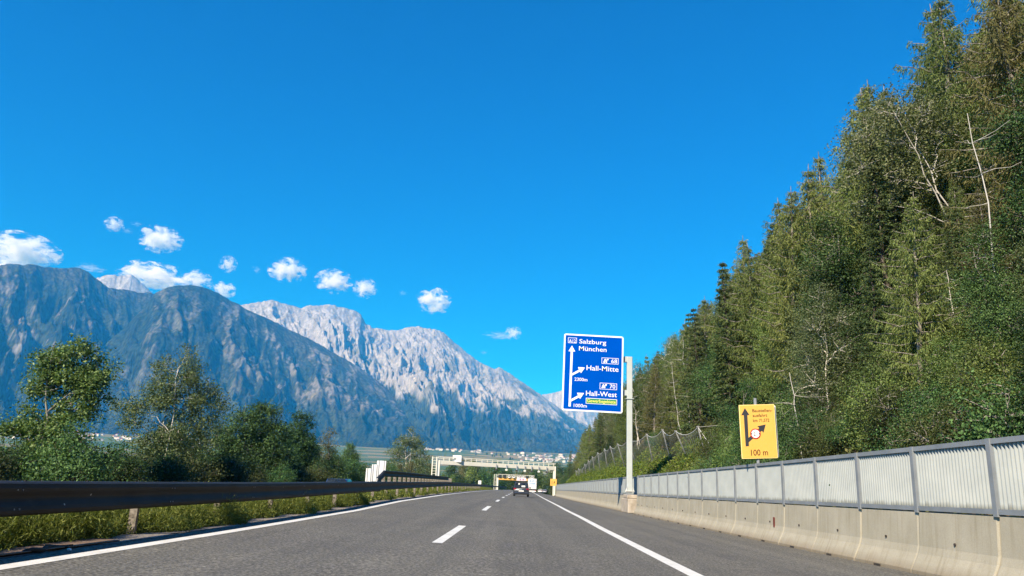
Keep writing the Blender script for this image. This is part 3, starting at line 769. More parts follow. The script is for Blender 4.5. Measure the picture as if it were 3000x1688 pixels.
# second, taller barrier behind it
r2 = empty('guardrail', (-7.6, 45.5, 0))
tag(r2, 'raised double guardrail behind the long rail with a sloping end', 'guardrail')
XR2 = lambda y: -7.6
ZR2 = lambda y: float(np.interp(y, [43.2, 45.6, 56.6, 88.8, 92], [1.38, 1.87, 1.97, 2.14, 2.14]))
under(rail_section(43.3, 45.6, XR2, ZR2, 0.33, 1.0, r2, n=2, lap=0), r2)
y = 45.6
while y < 89:
    under(rail_section(y, y + 4.35, XR2, ZR2, 0.36, 1.0, r2), r2); y += 4.35
ZR3 = lambda y: ZR2(max(y, 45.6)) - 1.02
y = 46.0
while y < 100:
    under(rail_section(y, y + 4.35, XR2, ZR3, 0.22, 1.0, r2), r2); y += 4.35
p2 = MB(); p2.box((0, 0, -0.75), (0.2, 0.05, 1.5)); p2 = p2.mesh('post', M['post'])
for i in range(23):
    yy = 46.3 + 2.2 * i
    under(obj('post', p2, r2, (XR2(yy) - 0.12, yy, ZR2(yy) - 0.1)), r2)

# white delineator on the rail
dl = empty('delineator', (-6.0, 133, ZRAIL(133)))
tag(dl, 'small white delineator plate standing on the long guardrail', 'delineator')
MB().box((0, 0, 0.32), (0.5, 0.04, 0.6)).build('plate', dl, M['white'], bevel=0.01)
MB().box((0, 0.04, 0.05), (0.08, 0.03, 0.3)).build('bracket', dl, M['dark'])
# drain plates, rubber strip, litter on the shoulder
dp = empty('drain_cover', (-5.78, 9.3, 0.17))
tag(dp, 'flat rusty steel plates lying at the foot of the guardrail', 'drain cover')
for j, (yy, ln, tilt) in enumerate([(-1.6, 1.5, 0.02), (0.0, 1.55, -0.015), (1.5, 1.3, 0.03)]):
    MB().box((0, yy, 0.012 + 0.004 * j), (0.42, ln, 0.014), Matrix.Rotation(tilt, 4, 'Y')).build('plate', dp, M['rust'], bevel=0.004)
rb_ = MB()
pts = [(-5.62 + 0.05 * math.sin(i * 0.9), 9.3 + i * 0.12, float(S(-5.6, 9.6)) + 0.035 + 0.012 * math.sin(i * 1.7)) for i in range(9)]
rb_.tube(pts, [0.016, 0.03, 0.035, 0.03, 0.035, 0.03, 0.035, 0.025, 0.01], 6)
tag(rb_.build('tyre_scrap', None, M['rubber'], smooth=True), 'torn black rubber strip lying beside the rusty plates', 'tyre scrap')
for i, (x, y, s_, lb) in enumerate([(-5.42, 9.9, 0.03, 'tiny white scrap of litter beside the black rubber strip'), (-5.6, 8.7, 0.028, 'tiny white pebble-like scrap in front of the rusty plates'), (-6.1, 25.8, 0.09, 'crumpled white litter at the edge of the verge grass')]):
    b = bmesh.new(); bmesh.ops.create_icosphere(b, subdivisions=1, radius=s_)
    for v_ in b.verts: v_.co *= rng.uniform(0.6, 1.3)
    me = bpy.data.meshes.new('litter'); b.to_mesh(me); b.free(); me.materials.append(M['litter'])
    o = obj('litter', me, loc=(x, y, float(S(x, y)) + s_ * 0.8)); o.scale = (1.4, 1, 0.6)
    tag(o, lb, 'litter')

# ------------------------------------------------------------------ concrete barrier and corrugated fence on the right
def barrier_profile(z0, zt):     # x offsets relative to the fence plane, facing the road (-x)
    H = zt - z0
    return [(-0.31, 0.0), (-0.31, 0.07 * H), (-0.29, 0.10 * H), (-0.155, 0.33 * H), (-0.115, 0.45 * H), (-0.075, 0.985 * H), (-0.055, H), (0.25, H), (0.42, 0.0)]
PY = [13.75 + 2.7 * k for k in range(-3, 16)]            # fence posts up to the sign
PY += [57.6, 60.3] + [60.3 + 2.62 * k for k in range(1, 43)]
XFP = {54.25 + 2.7 * 0: 8.42, 57.6: 8.95, 60.3: 8.5}
def xf(y):
    base = float(XF(y))
    return base + 0.5 * max(0, 1 - abs(y - 57.6) / 2.7)
k = 0
ends = []
y = 13.75 - 5.4 * 2
while y < 54: ends.append((y, min(y + 5.4, 54.9))); y += 5.4
y = 60.4
while y < 168: ends.append((y, y + 5.24)); y += 5.24
NTH = ['first', 'second', 'third', 'fourth', 'fifth', 'sixth', 'seventh', 'eighth', 'ninth', 'tenth', 'eleventh', 'twelfth']
near_n = sum(1 for a, b in ends if a < 56); cnt = 0
for (a, b) in ends:
    x0 = float(XF((a + b) / 2)); z0 = float(S(x0, (a + b) / 2)) - 0.02
    root = empty('concrete_barrier', (x0, a, z0))
    rings = []
    yl = [a + 0.012, a + 0.05, (a + b) / 2 - 0.05, (a + b) / 2, (a + b) / 2 + 0.05, b - 0.05, b - 0.012]
    for i, q in enumerate(yl):
        pr = barrier_profile(float(S(float(XF(q)), q)), float(ZF(q)))
        sh = 0.022 if i in (0, 6) else (0.014 if i == 3 else 0.0)
        rings.append([(float(XF(q)) - x0 + dx + (sh if dx < 0.1 else 0), q - a, float(S(float(XF(q)), q)) - z0 + dz - 0.01) for dx, dz in pr])
    mb = MB(); mb.sweep(rings, closed=True, caps=True)
    mb.build('block', root, M['concrete'])
    if a < 56: lb = 'concrete barrier element, ' + NTH[near_n - 1 - cnt] + ' from the sign pedestal on its near side'
    elif cnt - near_n < 12: lb = 'concrete barrier element, ' + NTH[cnt - near_n] + ' from the sign pedestal on its far side'
    else: lb = 'concrete barrier element in the distant run towards the small yellow sign'
    cnt += 1
    tag(root, lb, 'barrier', 'concrete barrier elements along the hard shoulder')
    if a < 52:
        for q in ((b - a) * 0.28, (b - a) * 0.78):
            MB().box((-0.31, q, 0.05), (0.03, 0.3, 0.055)).build('drain_slot', root, M['slot'])  # dark block set proud of the face, its colour stands for the shaded opening
        for q in ((b - a) * 0.25, (b - a) * 0.76):
            MB().tube([(-0.135, q, 0.66), (-0.09, q, 0.66)], 0.028, 8).build('lifting_hole', root, M['slot'])  # dark plug, the shade of the hole is in its colour
    if abs(a - 24.55) < 0.1:
        MB().box((-0.137, 0.9, 0.66), (0.03, 0.09, 0.3)).build('reflector', root, M['dark_red'])
# pedestal of the sign pole
pd = empty('concrete_pedestal', (8.2, 57.6, float(S(8.2, 57.6))))
tag(pd, 'stained concrete pedestal block carrying the sign pole in the barrier line', 'pedestal')
MB().prism([(-0.32, -1.7, 0), (-0.32, 1.8, 0), (0.5, 1.8, 0), (0.5, -1.7, 0)], (0, 0, 1.0)).build('lower_block', pd, M['concrete_old'], bevel=0.05)
MB().prism([(-0.29, -1.1, 1.0), (-0.29, 1.1, 1.0), (0.45, 1.1, 1.0), (0.45, -1.1, 1.0)], (0, 0, 0.27)).build('upper_block', pd, M['concrete_old'], bevel=0.05)

nf = empty('noise_fence', (8.3, 13.75, 0.99))
tag(nf, 'grey framed fence of white corrugated panels on top of the concrete barrier', 'fence')
NR = 24
def panel_mesh(L_, h):
    V = []; Fq = []
    cols = []
    for i in range(NR):
        b0 = i * L_ / NR; w_ = L_ / NR
        cols += [(b0 + 0.06 * w_, 0.01), (b0 + 0.15 * w_, -0.05), (b0 + 0.30 * w_, -0.066), (b0 + 0.45 * w_, -0.05), (b0 + 0.54 * w_, 0.01), (b0 + 0.80 * w_, 0.03)]
    for (yy, xx) in cols: V += [(xx, yy, 0), (xx, yy, h)]
    for i in range(len(cols) - 1): Fq.append((2 * i, 2 * i + 2, 2 * i + 3, 2 * i + 1))
    mi = [1 if i % 6 in (4, 5) else 0 for i in range(len(Fq))]
    return np_mesh('panel', V, Fq, [M['sheet'], M['absorber']], mat_idx=mi)
pcache = {}
poly_b, poly_t = [], []
for i in range(len(PY) - 1):
    a, b = PY[i], PY[i + 1]
    if a < 4: continue
    xa, xb = xf(a), xf(b); L_ = math.hypot(b - a, xb - xa)
    za, zb = float(ZF(a)), float(ZF(b)); h = float(ZT((a + b) / 2) - (za + zb) / 2)
    key = (round(L_, 1), round(h, 1))
    if key not in pcache: pcache[key] = panel_mesh(1.0, 1.0)
    o = obj('panel', pcache[key], nf, (xa, a, za + 0.05))
    ang = math.atan2(-(xb - xa), b - a)
    Mx = Matrix.Translation((xa, a, za + 0.04)) @ Matrix.Rotation(ang, 4, 'Z')
    sh = Matrix.Identity(4); sh[2][1] = (zb - za) / L_
    sc_ = Matrix.Diagonal((1, L_, h - 0.08, 1))
    o.matrix_basis = Mx @ sh @ sc_; under(o, nf)
pmesh = MB().box((0, 0, 0.64), (0.13, 0.125, 1.3)).mesh('post', M['fence_steel'])
for yy in PY:
    if yy < 4: continue
    o = obj('post', pmesh, nf, (xf(yy) - 0.05, yy, float(ZF(yy)) - 0.02)); o.scale.z = float(ZT(yy) - ZF(yy) + 0.03) / 1.29
    under(o, nf)
for nm, dz, fz in (('top_rail', -0.04, ZT), ('bottom_rail', 0.055, ZF)):
    mb = MB(); rings = []
    for yy in PY:
        if yy < 4: continue
        x_, z_ = xf(yy) - 0.045, float(fz(yy)) + dz
        rings.append([(x_ - 0.05, yy, z_ - 0.045), (x_ + 0.05, yy, z_ - 0.045), (x_ + 0.05, yy, z_ + 0.045), (x_ - 0.05, yy, z_ + 0.045)])
    mb.sweep(rings, closed=True, caps=True)
    under(mb.build(nm, nf, M['fence_steel']), nf)

# ------------------------------------------------------------------ lettering
def text_mesh(s, size_h, width=None, bold=0.012):
    cu = bpy.data.curves.new('lettering', 'FONT'); cu.body = s; cu.size = 1.0; cu.offset = bold; cu.resolution_u = 3
    o = bpy.data.objects.new('lettering', cu); COL.objects.link(o)
    dg = bpy.context.evaluated_depsgraph_get(); dg.update()
    me = bpy.data.meshes.new_from_object(o.evaluated_get(dg))
    bpy.data.objects.remove(o, do_unlink=True); bpy.data.curves.remove(cu)
    me.materials.clear()
    co = np.empty(len(me.vertices) * 3, np.float32); me.vertices.foreach_get('co', co); co = co.reshape(-1, 3)
    co[:, 0] -= co[:, 0].min(); cap = 0.72
    sy = size_h / cap; sx = sy if width is None else width / co[:, 0].max()
    co[:, 0] *= sx; co[:, 1] *= sy
    me.vertices.foreach_set('co', co.ravel()); me.update(); me.name = 'lettering'
    return me

class Board:
    """flat drawing on a sign face: u to the right, v down, both in metres from the top left corner; face looks along -n"""
    def __init__(s, tl, tr, bl):
        s.o = Vector(tl); s.U = (Vector(tr) - s.o); s.V = (Vector(bl) - s.o)
        s.W = s.U.length; s.H = s.V.length
        s.u = s.U.normalized(); s.n = s.u.cross(s.V).normalized(); s.v = s.n.cross(s.u)   # n points away from the viewer
        if s.n.y < 0: s.n = -s.n
    def P(s, a, b, d=0.0): return s.o + s.U * a + s.V * b - s.n * d
    def poly(s, pts, d, thick, parent, name, m, bevel=0):
        a = [s.P(x, y, d) for x, y in pts]
        return MB().prism(a, -s.n * thick).build(name, parent, m, bevel=bevel)
    def rect(s, x0, y0, x1, y1, d, parent, name, m, thick=0.004, r=0.0):
        if r:
            ry = r * s.W / s.H; pts = []
            for cx, cy_, a0 in ((x0 + r, y0 + ry, 180), (x1 - r, y0 + ry, 270), (x1 - r, y1 - ry, 0), (x0 + r, y1 - ry, 90)):
                for k in range(5):
                    a = R(a0 + 22.5 * k); pts.append((cx + r * math.cos(a), cy_ + ry * math.sin(a)))
        else: pts = [(x0, y0), (x1, y0), (x1, y1), (x0, y1)]
        return s.poly(pts, d, thick, parent, name, m)
    def frame(s, x0, y0, x1, y1, w_, d, parent, name, m):
        wy = w_ * s.W / s.H; mb = MB()
        for q in ((x0, y0, x1, y0 + wy), (x0, y1 - wy, x1, y1), (x0, y0 + wy, x0 + w_, y1 - wy), (x1 - w_, y0 + wy, x1, y1 - wy)):
            mb.prism([s.P(q[0], q[1], d), s.P(q[2], q[1], d), s.P(q[2], q[3], d), s.P(q[0], q[3], d)], -s.n * 0.004)
        return mb.build(name, parent, m)
    def text(s, txt, x0, x1, base, cap, d, parent, m, bold=0.012):
        me = text_mesh(txt, cap * s.H, (x1 - x0) * s.W, bold)
        me.materials.append(m)
        p = s.P(x0, base, d); vd = s.V.normalized()
        for v_ in me.vertices: v_.co = p + s.u * v_.co.x - vd * v_.co.y
        me.update()
        return obj('lettering', me, parent)

# ------------------------------------------------------------------ blue direction sign
ds = empty('direction_sign', (0, 0, 0)); ds_root = ds
tag(ds, 'tall blue motorway direction sign listing Salzburg and Hall exits on a cantilever pole', 'direction sign')
B = Board((3.24, 57.0, 12.58), (7.70, 57.0, 12.50), (3.17, 57.0, 6.85))
board = B.rect(0, 0, 1, 1, -0.05, ds, 'board', M['sign_white'], 0.06, 0.035)
face = B.rect(0.026, 0.02, 0.974, 0.98, 0.012, board, 'face', M['sign_blue'], 0.005, 0.012)
def q(px, py):      # crop pixels of the sign -> board coordinates
    px -= 75; py -= 40
    det = 1020 * 1300 - 60 * -30
    return ((px * 1300 - py * -30) / det, (1020 * py - 60 * px) / det)
def arrow(pts, d=0.018): return B.poly([q(*p_) for p_ in pts], d, 0.004, board, 'arrow', M['sign_white'])
arrow([(160, 1280), (197, 1281), (226, 352), (265, 355), (210, 250), (150, 348), (188, 350)])
arrow([(203, 770), (204, 733), (331, 664), (314, 620), (432, 628), (368, 722), (349, 696)], 0.0205)
arrow([(189, 1205), (190, 1166), (318, 1097), (302, 1052), (420, 1058), (354, 1155), (335, 1130)], 0.0205)
def btext(s, x0, x1, yb, xm, cap, m=None, bold=0.005):
    a = q(x0, yb); b = q(x1, yb + (x1 - x0) * 0.056)
    B.text(s, a[0], b[0], a[1], cap / 1300.0, 0.02, board, m or M['sign_white'], bold)
btext('A12', 158, 274, 196, 0, 58)
btext('Salzburg', 335, 795, 212, 0, 76)
btext('München', 330, 800, 335, 0, 78)
btext('Hall-Mitte', 460, 1002, 670, 0, 84)
btext('2300m', 256, 474, 849, 0, 56)
btext('Hall-West', 452, 972, 1098, 0, 84)
btext('1000m', 247, 466, 1288, 0, 58)
btext('68', 880, 980, 552, 0, 68)
btext('70', 852, 946, 980, 0, 68)
for (x0, y0, x1, y1) in ((143, 110, 290, 213), (718, 458, 1002, 578), (686, 885, 973, 1010)):
    a = q(x0, y0); b = q(x1, y1); B.frame(a[0], a[1], b[0], b[1], 0.007, 0.018, board, 'number_frame', M['sign_white'])
for ox, oy in ((0, 0), (-31, 430)):      # exit pictograms
    for pts in ([(742, 545), (770, 482), (790, 483), (778, 548)], [(788, 548), (796, 500), (812, 484), (806, 480), (838, 480), (828, 512), (820, 500), (808, 512), (808, 550)]):
        B.poly([q(px + ox, py + oy) for px, py in pts], 0.018, 0.004, board, 'exit_symbol', M['sign_white'])
a = q(452, 1137); b = q(972, 1262)
B.rect(a[0], a[1], b[0], b[1], 0.018, board, 'number_frame', M['sign_white'], 0.004)
B.rect(a[0] + .008, a[1] + .0065, b[0] - .008, b[1] - .0065, 0.0235, board, 'green_field', M['sign_green'], 0.003)
a = q(470, 1208); b = q(952, 1235)
B.text('Gewerbegebiete', a[0], b[0], a[1], 0.043, 0.029, board, M['sign_yellow_text'], 0.012)
MB().box((8.2, 57.4, 6.12), (0.40, 0.36, 9.85)).build('pole', ds, M['pole_paint'], bevel=0.03)
MB().box((7.6, 57.4, 10.84), (0.9, 0.3, 0.42)).build('arm', ds, M['pole_paint'], bevel=0.02)
MB().box((7.6, 57.4, 8.33), (0.9, 0.3, 0.42)).build('arm', ds, M['pole_paint'], bevel=0.02)
MB().box((8.2, 57.4, 7.9), (0.62, 0.5, 0.05)).build('flange', ds, M['pole_paint'])
MB().box((8.2, 57.4, 1.3), (0.56, 0.56, 0.06)).build('base_plate', ds, M['galv'])
mb = MB()
for sx in (-1, 1): mb.prism([(8.2 + sx * 0.2, 57.18, 1.25), (8.2 + sx * 0.35, 57.18, 1.25), (8.2 + sx * 0.2, 57.18, 1.6)], (0, 0.03, 0))
mb.build('gusset', ds, M['galv'])
mb = MB()
for zz in (7.6, 9.0, 10.4, 11.8): mb.box((5.4, 57.08, zz), (4.2, 0.06, 0.1))
mb.build('stiffener', ds, M['galv'])

# ------------------------------------------------------------------ yellow construction sign
cs = empty('construction_sign', (0, 0, 0))
tag(cs, 'yellow construction exit sign on a grey post behind the corrugated fence', 'construction sign')
B = Board((7.90, 27.9, 4.34), (9.17, 27.9, 4.42), (7.945, 27.9, 2.45))
MB().tube([(8.56, 28.0, 1.2), (8.53, 28.0, 4.62)], 0.06, 12).build('pole', cs, M['fence_steel'], smooth=False)
bk = B.rect(0.02, 0.02, 1.02, 0.985, -0.11, cs, 'back_board', M['sign_white'], 0.012, 0.02)
bk.location.x = 0.05
board = B.rect(0, 0, 1, 1, -0.02, cs, 'board', M['sign_cream'], 0.03, 0.025)
B.rect(0.018, 0.012, 0.982, 0.988, 0.011, board, 'face', M['sign_yellow'], 0.004, 0.02)
def q(px, py):
    px -= 372; py -= 208
    det = 610 * 920 - (-10) * 58
    return ((px * 920 - py * 58) / det, (610 * py - (-10) * px) / det)
B.poly([q(*p_) for p_ in [(493, 918), (548, 915), (520, 383), (556, 382), (476, 262), (415, 386), (458, 385)]], 0.016, 0.003, board, 'arrow', M['sign_black'])
B.poly([q(*p_) for p_ in [(540, 850), (538, 775), (708, 625), (722, 603), (688, 577), (832, 548), (793, 690), (768, 655), (745, 672)]], 0.02, 0.003, board, 'arrow', M['sign_black'])
def disc(cx, cy_, rr_, d, name, m, th=0.003):
    c_ = q(cx, cy_); pts = [(c_[0] + rr_ / 610 * math.cos(a), c_[1] + rr_ / 922 * math.sin(a)) for a in np.linspace(0, 2 * math.pi, 25)[:-1]]
    return B.poly(pts, d, th, board, name, m)
disc(657, 706, 89, 0.024, 'width_sign', M['sign_red']); disc(657, 706, 71, 0.028, 'width_sign', M['sign_white'])
for sx in (-1, 1):
    B.poly([q(657 + sx * 74, 690), q(657 + sx * 46, 706), q(657 + sx * 74, 722)], 0.032, 0.002, board, 'width_mark', M['sign_black'])
def ytext(s, x0, x1, yb, cap, m, bold=0.012):
    a = q(x0, yb); b = q(x1, yb); B.text(s, a[0], b[0], a[1], cap / 920.0, 0.034 if m is M['sign_black'] and cap == 58 else 0.018, board, m, bold)
ytext('Baustellen-', 606, 946, 335, 54, M['sign_brown']); ytext('ausfahrt', 612, 862, 418, 54, M['sign_brown']); ytext('km 71,572', 620, 898, 504, 54, M['sign_brown'])
ytext('100 m', 585, 874, 1075, 105, M['sign_brown'], 0.008)
ytext('2', 626, 660, 738, 58, M['sign_black'])
a = q(664, 738); b = q(692, 738); B.text('m', a[0], b[0], a[1], 0.03, 0.034, board, M['sign_black'], 0.0)

# ------------------------------------------------------------------ gantries
def gantry(root, A, Bp, z0, z1, zr, legA, legB, m_beam, m_rail, nbay, gA, gB, ladder=True):
    A = Vector(A); Bv = Vector(Bp); d = (Bv - A); d.normalize(); nrm = Vector((d.y, -d.x, 0)) * -1
    a, b = A.copy(), Bv.copy(); zc = (z0 + z1) / 2
    MB().bar((a.x, a.y, zc), (b.x, b.y, zc), 0.8, z1 - z0).build('beam', root, m_beam, bevel=0.02)
    L_ = (Bv - A).length
    for k in range(nbay + 1):
        p_ = A + d * (L_ * k / nbay)
        MB().box((0, 0, (z1 - 0.5 + zr) / 2), (0.12, 0.12, zr - z1 + 0.5), Matrix.Translation(p_ - nrm * -0.46)).build('railing_post', root, m_rail)
    for zz, w_ in ((zr, 0.14), ((zr + z1) / 2 + 0.05, 0.09)):
        q1 = a + nrm * 0.46; q2 = b + nrm * 0.46
        MB().bar((q1.x, q1.y, zz), (q2.x, q2.y, zz), w_).build('handrail', root, m_rail)
        q1 = a - nrm * 0.46; q2 = b - nrm * 0.46
        MB().bar((q1.x, q1.y, zz), (q2.x, q2.y, zz), w_).build('handrail', root, m_rail)
    for P_, gz_ in ((A, gA), (Bv, gB)):
        MB().box((P_.x, P_.y, (gz_ + z1) / 2), (0.6, 0.8, z1 - gz_ + 0.02)).build('leg', root, m_rail, bevel=0.02)
    if ladder:
        c = A - d * 0.95
        for s in (-0.45, 0.45):
            for s2 in (-0.4, 0.4):
                MB().bar((c.x + s, c.y + s2, gA), (c.x + s, c.y + s2, zr), 0.13).build('ladder_rail', root, m_rail)
        mb = MB()
        for k in range(14):
            zz = gA + (zr - gA) * (k + 0.5) / 14; mb.bar((c.x - 0.45, c.y - 0.4, zz), (c.x + 0.45, c.y - 0.4, zz), 0.08)
        mb.build('rungs', root, m_rail)
    return d, nrm
g1 = empty('toll_gantry', (0, 0, 0))
tag(g1, 'cream steel toll gantry with railed walkway spanning both carriageways', 'gantry')
d, nn = gantry(g1, (-16.6, 169, 0), (8.75, 181, 0), 5.65, 6.5, 7.2, 0, 0, M['gantry'], M['gantry'], 22, -0.4, 0.0)
pA = Vector((-16.6, 169, 0))
c_ = pA + d * 4.2
MB().box((c_.x, c_.y, 7.0), (1.9, 1.2, 1.45)).build('control_cabinet', g1, M['white'], bevel=0.04)
for k, s in enumerate([13.5, 16, 18.5, 20.5, 22.2, 24.0, 26.0]):
    p_ = pA + d * s
    MB().bar((p_.x, p_.y - 0.6, 6.3), (p_.x, p_.y - 1.3, 5.2), 0.16).build('sensor_arm', g1, M['fence_steel'])
    MB().box((p_.x, p_.y - 1.3, 5.15), (0.5, 0.5, 0.35)).build('sensor', g1, M['gantry'] if k % 2 else M['dark'], bevel=0.03)
for k, s in enumerate([5.9, 6.8, 8.6, 10, 11.2, 12.4, 13.1, 18, 21]):
    p_ = pA + d * s
    MB().box((p_.x, p_.y, 6.42), (0.45, 0.4, 0.34)).build('camera_box', g1, M['white'] if k % 2 else M['dark'], bevel=0.03)
g2 = empty('sign_gantry', (0, 0, 0))
tag(g2, 'smaller distant gantry with orange beam and white railing behind the grey car', 'gantry')
d, nn = gantry(g2, (-7.3, 320, 0), (7.4, 321, 0), 4.6, 5.35, 6.75, 0, 0, M['orange'], M['gantry'], 8, -0.5, 0.2)
for k in range(8):
    MB().box((-6.6 + 1.84 * k + 0.2, 319.3, 5.95), (1.05, 0.3, 0.85)).build('variable_sign', g2, M['dark'] if k in (0, 1, 6) else M['white'], bevel=0.02)
    MB().box((-6.6 + 1.84 * k + 0.2, 319.12, 6.05), (0.75, 0.05, 0.3)).build('display', g2, M['dark'])

# small yellow sign by the end of the fence
ys_ = empty('warning_sign', (8.55, 177.5, 0.1))
tag(ys_, 'small yellow sign on a post where the fence ends', 'warning sign')
MB().box((-0.12, 0, 2.85), (1.42, 0.05, 1.5)).build('board', ys_, M['sign_yellow'], bevel=0.01)
MB().tube([(-0.1, 0.08, 0), (-0.1, 0.08, 3.5)], 0.07, 8).build('pole', ys_, M['galv'])
MB().prism([(-0.5, -0.03, 2.35), (-0.4, -0.03, 2.35), (-0.4, -0.03, 3.2), (-0.5, -0.03, 3.2)], (0, -0.01, 0)).build('arrow', ys_, M['sign_black'])
MB().prism([(-0.1, -0.03, 2.6), (0.0, -0.03, 2.55), (0.25, -0.03, 3.0), (0.1, -0.03, 3.1), (-0.05, -0.03, 2.9)], (0, -0.01, 0)).build('emblem', ys_, M['sign_brown'])

# stepped white sign backs beyond the opposite carriageway
wb = empty('route_sign', (-20, 108, -0.2))
tag(wb, 'three stepped white sign boards seen from behind beyond the raised guardrail', 'sign')
for (x0, w_, z0, z1, dy) in ((-0.07, 0.87, 1.2, 3.27, -2.0), (-0.06, 0.9, 1.6, 3.9, 2.0), (-0.1, 1.33, 2.0, 4.55, 6.0)):
    MB().box((x0 + w_ / 2, dy, (z0 + z1) / 2), (w_, 0.06, z1 - z0)).build('board', wb, M['sign_back'], bevel=0.02)
    for s in (0.25, 0.8):
        MB().box((x0 + w_ * s, dy - 0.06, z1 / 2), (0.06, 0.05, z1)).build('post', wb, M['fence_steel'])

# ------------------------------------------------------------------ vehicles
def wheel(parent, x, y, rad, wd):
    wv = empty('wheel', (x, y, rad)); wv.parent = parent
    tm = MB().tube([(-wd / 2, 0, 0), (-wd / 2 + 0.03, 0, 0), (wd / 2 - 0.03, 0, 0), (wd / 2, 0, 0)], [rad * 0.93, rad, rad, rad * 0.93], 20)
    o = tm.build('tyre', wv, M['tyre'])
    o = MB().tube([(-wd / 2 - 0.008, 0, 0), (wd / 2 + 0.008, 0, 0)], rad * 0.62, 14).build('rim', wv, M['rim'])
    return wv
def car(name, loc, rz, paint, L_=4.8, W_=1.9, H_=1.72, hood=0.95, label='', cat='car', estate=True, box=False, group=None):
    """nose towards +y; origin on the ground under the middle"""
    root = empty(name, loc, rz); tag(root, label, cat, group)
    hw = W_ / 2; zb = 0.28; belt = H_ * 0.57
    y0, y1 = -L_ / 2, L_ / 2
    # lower body stations: y, half width, bottom z, top z
    st = [(y0, 0.86, 0.42, 0.72), (y0 + 0.05, 0.93, 0.30, belt * 0.84), (y0 + 0.14, 0.97, 0.27, belt), (y0 + 0.6, 1.0, 0.24, belt + 0.015), (0, 1.0, 0.22, belt),
          (y1 - 1.3, 1.0, 0.24, belt - 0.02), (y1 - 0.75, 0.99, 0.25, belt - 0.13), (y1 - 0.2, 0.94, 0.26, belt - 0.27), (y1, 0.8, 0.34, belt - 0.42)]
    rings = []
    for (yy, k, a, b) in st:
        w_ = hw * k
        rings.append([(-w_ * 0.93, yy, a), (-w_, yy, a + 0.1), (-w_, yy, a + (b - a) * 0.62), (-w_ * 0.955, yy, b), (w_ * 0.955, yy, b), (w_, yy, a + (b - a) * 0.62), (w_, yy, a + 0.1), (w_ * 0.93, yy, a)])
    MB().sweep(rings, closed=True, caps=True).build('body', root, paint, smooth=True).data.set_sharp_from_angle(angle=R(35))
    # greenhouse
    ytail = y0 + (0.16 if estate else 0.75)
    gs = [(ytail, 0.93, 0.0), (ytail + 0.30, 0.80, 0.86), (ytail + 0.50, 0.79, 0.97), (0.0, 0.80, 1.0), (0.55, 0.79, 0.97), (y1 - hood - 0.35, 0.90, 0.0)]
    rings = []
    for (yy, k, h) in gs:
        z = belt - 0.01 + (H_ - belt) * h; kb = 0.93
        if h == 0: rings.append([(-hw * kb, yy, belt - 0.01), (-hw * kb * 0.999, yy, belt), (hw * kb * 0.999, yy, belt), (hw * kb, yy, belt - 0.01)])
        else: rings.append([(-hw * kb, yy, belt - 0.01), (-hw * k, yy, z - 0.03), (hw * k, yy, z - 0.03), (hw * kb, yy, belt - 0.01)])
    cabin = MB(); cabin.sweep(rings, closed=True, caps=True)
    cabin.build('cabin', root, paint, bevel=0.03)
    # rear window, side windows, windscreen as real panes set a little proud
    def quad(nm, a, b, c, d_, m=None, off=(0, 0, 0)):
        mb = MB(); o_ = Vector(off); v_ = [Vector(p_) + o_ for p_ in (a, b, c, d_)]
        nrm = (v_[1] - v_[0]).cross(v_[3] - v_[0]).normalized()
        mb.prism(v_, nrm * 0.012); return mb.build(nm, root, m or M['glass'])
    zt = belt - 0.01 + (H_ - belt) * 0.86
    quad('rear_window', (-hw * 0.84, ytail + 0.015, belt + 0.05), (hw * 0.84, ytail + 0.015, belt + 0.05), (hw * 0.73, ytail + 0.285, zt - 0.07), (-hw * 0.73, ytail + 0.285, zt - 0.07), off=(0, -0.018, 0))
    quad('windscreen', (hw * 0.84, y1 - hood - 0.38, belt + 0.03), (-hw * 0.84, y1 - hood - 0.38, belt + 0.03), (-hw * 0.72, 0.62, zt + 0.02), (hw * 0.72, 0.62, zt + 0.02), off=(0, 0.03, 0.02))
    for s in (-1, 1):
        for (ya, yb_) in ((ytail + 0.35, -0.75), (-0.68, 0.1), (0.17, 0.75)):
            p4 = [(s * hw * 0.925, ya, belt + 0.04), (s * hw * 0.925, yb_, belt + 0.04), (s * hw * 0.82, min(yb_, 0.5), H_ - 0.14), (s * hw * 0.82, ya + 0.05, H_ - 0.14)]
            if s > 0: p4 = p4[::-1]
            quad('side_window', *p4, off=(s * 0.012, 0, 0))
        lm = MB().prism([(s * hw * 0.97, y0 + 0.10, belt - 0.02), (s * hw * 0.95, y0 + 0.08, belt - 0.20), (s * hw * 0.60, y0 + 0.055, belt - 0.14), (s * hw * 0.64, y0 + 0.08, belt - 0.03)], (0, -0.05, 0))
        lm.build('tail_lamp', root, M['tail_red'], bevel=0.01)
        MB().box((s * (hw + 0.11), 0.75, belt + 0.08), (0.2, 0.1, 0.15)).build('mirror', root, paint, bevel=0.03)
        for yy in (y0 + 0.85, y1 - 0.92):
            wheel(root, s * (hw - 0.13), yy, 0.33, 0.23)
    MB().box((0, y0 - 0.005, 0.66), (0.62, 0.02, 0.13)).build('licence_plate', root, M['white'])
    MB().prism([(-hw * 0.90, y0 + 0.03, 0.36), (hw * 0.90, y0 + 0.03, 0.36), (hw * 0.93, y0 + 0.05, 0.54), (-hw * 0.93, y0 + 0.05, 0.54)], (0, -0.1, 0)).build('bumper', root, paint, bevel=0.03)
    MB().box((0, y0 + 0.06, 0.28), (W_ * 0.8, 0.12, 0.14)).build('diffuser', root, M['dark'], bevel=0.02)
    MB().tube([(0, y0 + 0.04, belt - 0.16), (0, y0 + 0.0, belt - 0.16)], 0.075, 14).build('emblem', root, M['chrome'])
    return root
def sz(X, Y): return float(S(X, Y))
